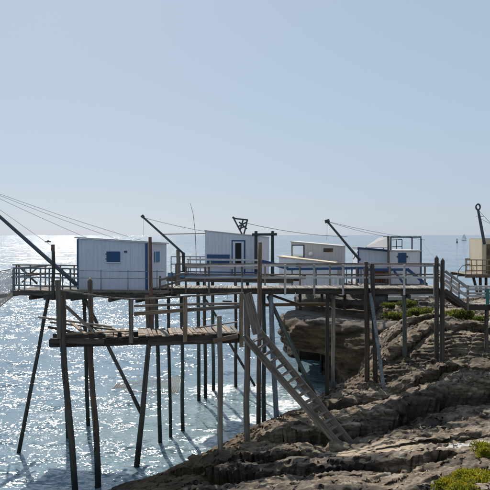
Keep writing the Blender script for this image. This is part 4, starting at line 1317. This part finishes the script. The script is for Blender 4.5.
beacon('dark stubby channel marker standing in the sea near the sailing boat', 457, 720, 4.8, 0.9)
beacon('thin channel marker in the sea beside the cream hut', 476.5, 580, 5.2, 0.5)
p = sea_at(48, 800)
mb_ = thing('motor_boat', 'small dark motor boat in the bright glare far left', 'boat', p)
hull_mesh('hull', 7, 2.4, 1.0, 'green_metal', mb_, Matrix.Translation(p))
hull_mesh('cabin', 2.4, 1.6, 0.9, 'green_metal', mb_, Matrix.Translation(p + Vector((0.3, 0, 1.1))))

# ------------------------------------------------------------------ concrete path strips on the rocks
def slab(name, pts, th, mat='concrete'):
    c = Vector(pts[0])
    n = len(pts)
    vs = [Vector(p) - c for p in pts] + [Vector(p) - c - Vector((0, 0, th)) for p in pts]
    fs = [tuple(range(n)), tuple(range(2 * n - 1, n - 1, -1))] + [(i, n + i, n + (i + 1) % n, (i + 1) % n) for i in range(n)]
    o = mesh(name, vs, fs, mat, None, Matrix.Translation(c))
    o['kind'] = 'structure'
slab('concrete_path', [P(436, 326, 33.6), P(455, 324, 33.8), P(500, 322, 34.0), P(500, 318.5, 36), P(458, 320, 35.8), P(440, 321.5, 35.4)], 0.5)
slab('concrete_terrace', [P(388, 297, 41.6), P(428, 296.5, 41.6), P(432, 293.8, 45.3), P(388, 293.8, 45.3)], 0.2)

# ------------------------------------------------------------------ shrubs and loose stones
def shrub(name, label, px, py, D, rx, ry, rz, nleaf, size, mat, group=None, fx=1.0):
    c = P(px, py, D)
    gz = ground_z(c.x, c.y)
    o = Vector((c.x, c.y, gz - 0.03))
    t = thing(name, label, 'shrub', o, group)
    r = random.Random(hash(label) % 1000 + int(px))
    r = random.Random(int(px * 7 + py))
    lob = [(Vector((r.uniform(-.75, .75) * rx, r.uniform(-.75, .75) * ry, r.uniform(0.15, .55) * rz)), r.uniform(0.32, 0.6)) for _ in range(11)]
    vs, fs = [], []
    for i in range(nleaf):
        lc, lr = r.choice(lob)
        d = Vector((r.gauss(0, 1), r.gauss(0, 1), r.gauss(0.35, 0.9))).normalized()
        rad = lr * (r.random() ** 0.35)
        p = lc + Vector((d.x * rx, d.y * ry, d.z * rz)) * rad
        if p.z < 0.0: p.z = abs(p.z) * 0.3
        s = size * r.uniform(0.6, 1.4)
        up = (d + Vector((r.gauss(0, .5), r.gauss(0, .5), r.gauss(0.5, .5)))).normalized()
        sd = up.cross(Vector((r.gauss(0, 1), r.gauss(0, 1), r.gauss(0, 1)))).normalized()
        k = len(vs)
        vs += [p - sd * s * 0.22, p + sd * s * 0.22, p + up * s * 0.6 + sd * s * 0.3, p + up * s * 1.15, p + up * s * 0.6 - sd * s * 0.3]
        fs.append((k, k + 1, k + 2, k + 3, k + 4))
    mesh('foliage', vs, fs, mat, t, Matrix.Translation(o))
    vs2, fs2 = [], []
    for i, (lc, lr) in enumerate(lob):
        k = len(vs2)
        e = lc * 0.9
        for zz, rr in ((Vector((lc.x * .2, lc.y * .2, -0.05)), 0.018), (e, 0.008)):
            for a in range(4):
                vs2.append(zz + Vector((rr * math.cos(a * 1.57), rr * math.sin(a * 1.57), 0)))
        fs2 += [(k + a, k + (a + 1) % 4, k + 4 + (a + 1) % 4, k + 4 + a) for a in range(4)]
    mesh('stem', vs2, fs2, 'wood_brown', t, Matrix.Translation(o))
G1 = 'yellow-green shrubs in the near corner'
shrub('shrub', 'largest bright yellow-green shrub in the bottom right corner', 479, 482, 14.6, 0.70, 0.55, 0.42, 8000, 0.045, 'leaf_yellow', G1)
shrub('shrub', 'spreading yellow-green shrub cut by the bottom edge, left of the largest', 459, 491, 14.0, 0.45, 0.4, 0.28, 4200, 0.042, 'leaf_yellow', G1)
shrub('shrub', 'small yellow shrub at the right edge above the large shrub', 489, 456, 17.0, 0.36, 0.35, 0.26, 2600, 0.045, 'leaf_yellow', G1)
G2 = 'low green clumps on the rock plateau'
for i, (px, py, D, rx, rz, lb) in enumerate(((421, 308, 38, 0.75, 0.42, 'rounded green clump behind the second walkway post from the right'),
                                     (399, 310, 38.5, 0.75, 0.30, 'low green clump on the plateau just left of the greenish post'),
                                     (384, 312, 37.5, 0.6, 0.28, 'leftmost low green clump on the plateau by the leaning prop'),
                                     (412, 316, 36.5, 0.65, 0.30, 'dark low clump in front of the rounded green clump'),
                                     (461, 317, 36, 0.55, 0.45, 'bushy green clump under the foot of the wooden steps'),
                                     (482, 321, 35, 0.4, 0.25, 'small yellowish clump beside the concrete path, far right'))):
    shrub('shrub', lb, px, py, D, rx, rx * 0.8, rz * 1.25, 2600, 0.09, 'leaf_green', G2)

for i, (px, py, D, rx, rz, lb) in enumerate(((392, 304, 41, 0.6, 0.22, 'flat moss-green clump just under the walkway deck, left of the greenish post'),
                                     (431, 311, 37, 0.45, 0.25, 'small clump against the paired dark posts at the plateau edge'),
                                     (407, 306, 40, 0.5, 0.25, 'thin clump close behind the greenish walkway post'),
                                     (452, 313, 38, 0.4, 0.2, 'sparse low clump between the paired posts and the steps'))):
    shrub('shrub', lb, px, py, D, rx, rx * 0.8, rz * 1.25, 1500, 0.075, 'leaf_green', G2)

def stone(label, px, py, D, r, mat='limestone'):
    c = P(px, py, D)
    z = ground_z(c.x, c.y)
    vs, fs = [], []
    N, K = 14, 9
    sd = random.uniform(0, 90)
    sx, sy, sz = r * random.uniform(.9, 1.4), r * random.uniform(.8, 1.1), r * random.uniform(.55, .8)
    for i in range(K + 1):
        th = math.pi * i / K
        for k in range(N):
            a = 2 * math.pi * k / N
            d = Vector((math.sin(th) * math.cos(a), math.sin(th) * math.sin(a), math.cos(th)))
            f = 1 + 0.35 * noise.fractal(d * 1.3 + Vector((sd, 0, 0)), 1, 2, 3)
            vs.append((d.x * sx * f, d.y * sy * f, d.z * sz * f))
    for i in range(K):
        for k in range(N):
            fs.append((i * N + k, i * N + (k + 1) % N, (i + 1) * N + (k + 1) % N, (i + 1) * N + k))
    o = mesh('loose_rock', vs, fs, mat, None, Matrix.Translation((c.x, c.y, z + sz * 0.25)))
    tag(o, label, 'rock', 'loose rocks on the shore')
for a in (('small pale rock at the feet of the paired walkway posts', 435, 349, 27.9, 0.16), ('rounded grey rock beside the foot of the pale pile', 250, 437, 23.0, 0.28),
          ('low block standing on the slope left of the greenish post', 396, 362, 29.3, 0.26), ('flat rock below the foot of the ladder', 338, 446, 22.0, 0.3),
          ('rock at the bottom edge between ladder and shrubs', 418, 486, 14.6, 0.12), ('dark rock at the water beside the greenish pile', 195, 462, 23.4, 0.2)):
    stone(*a)
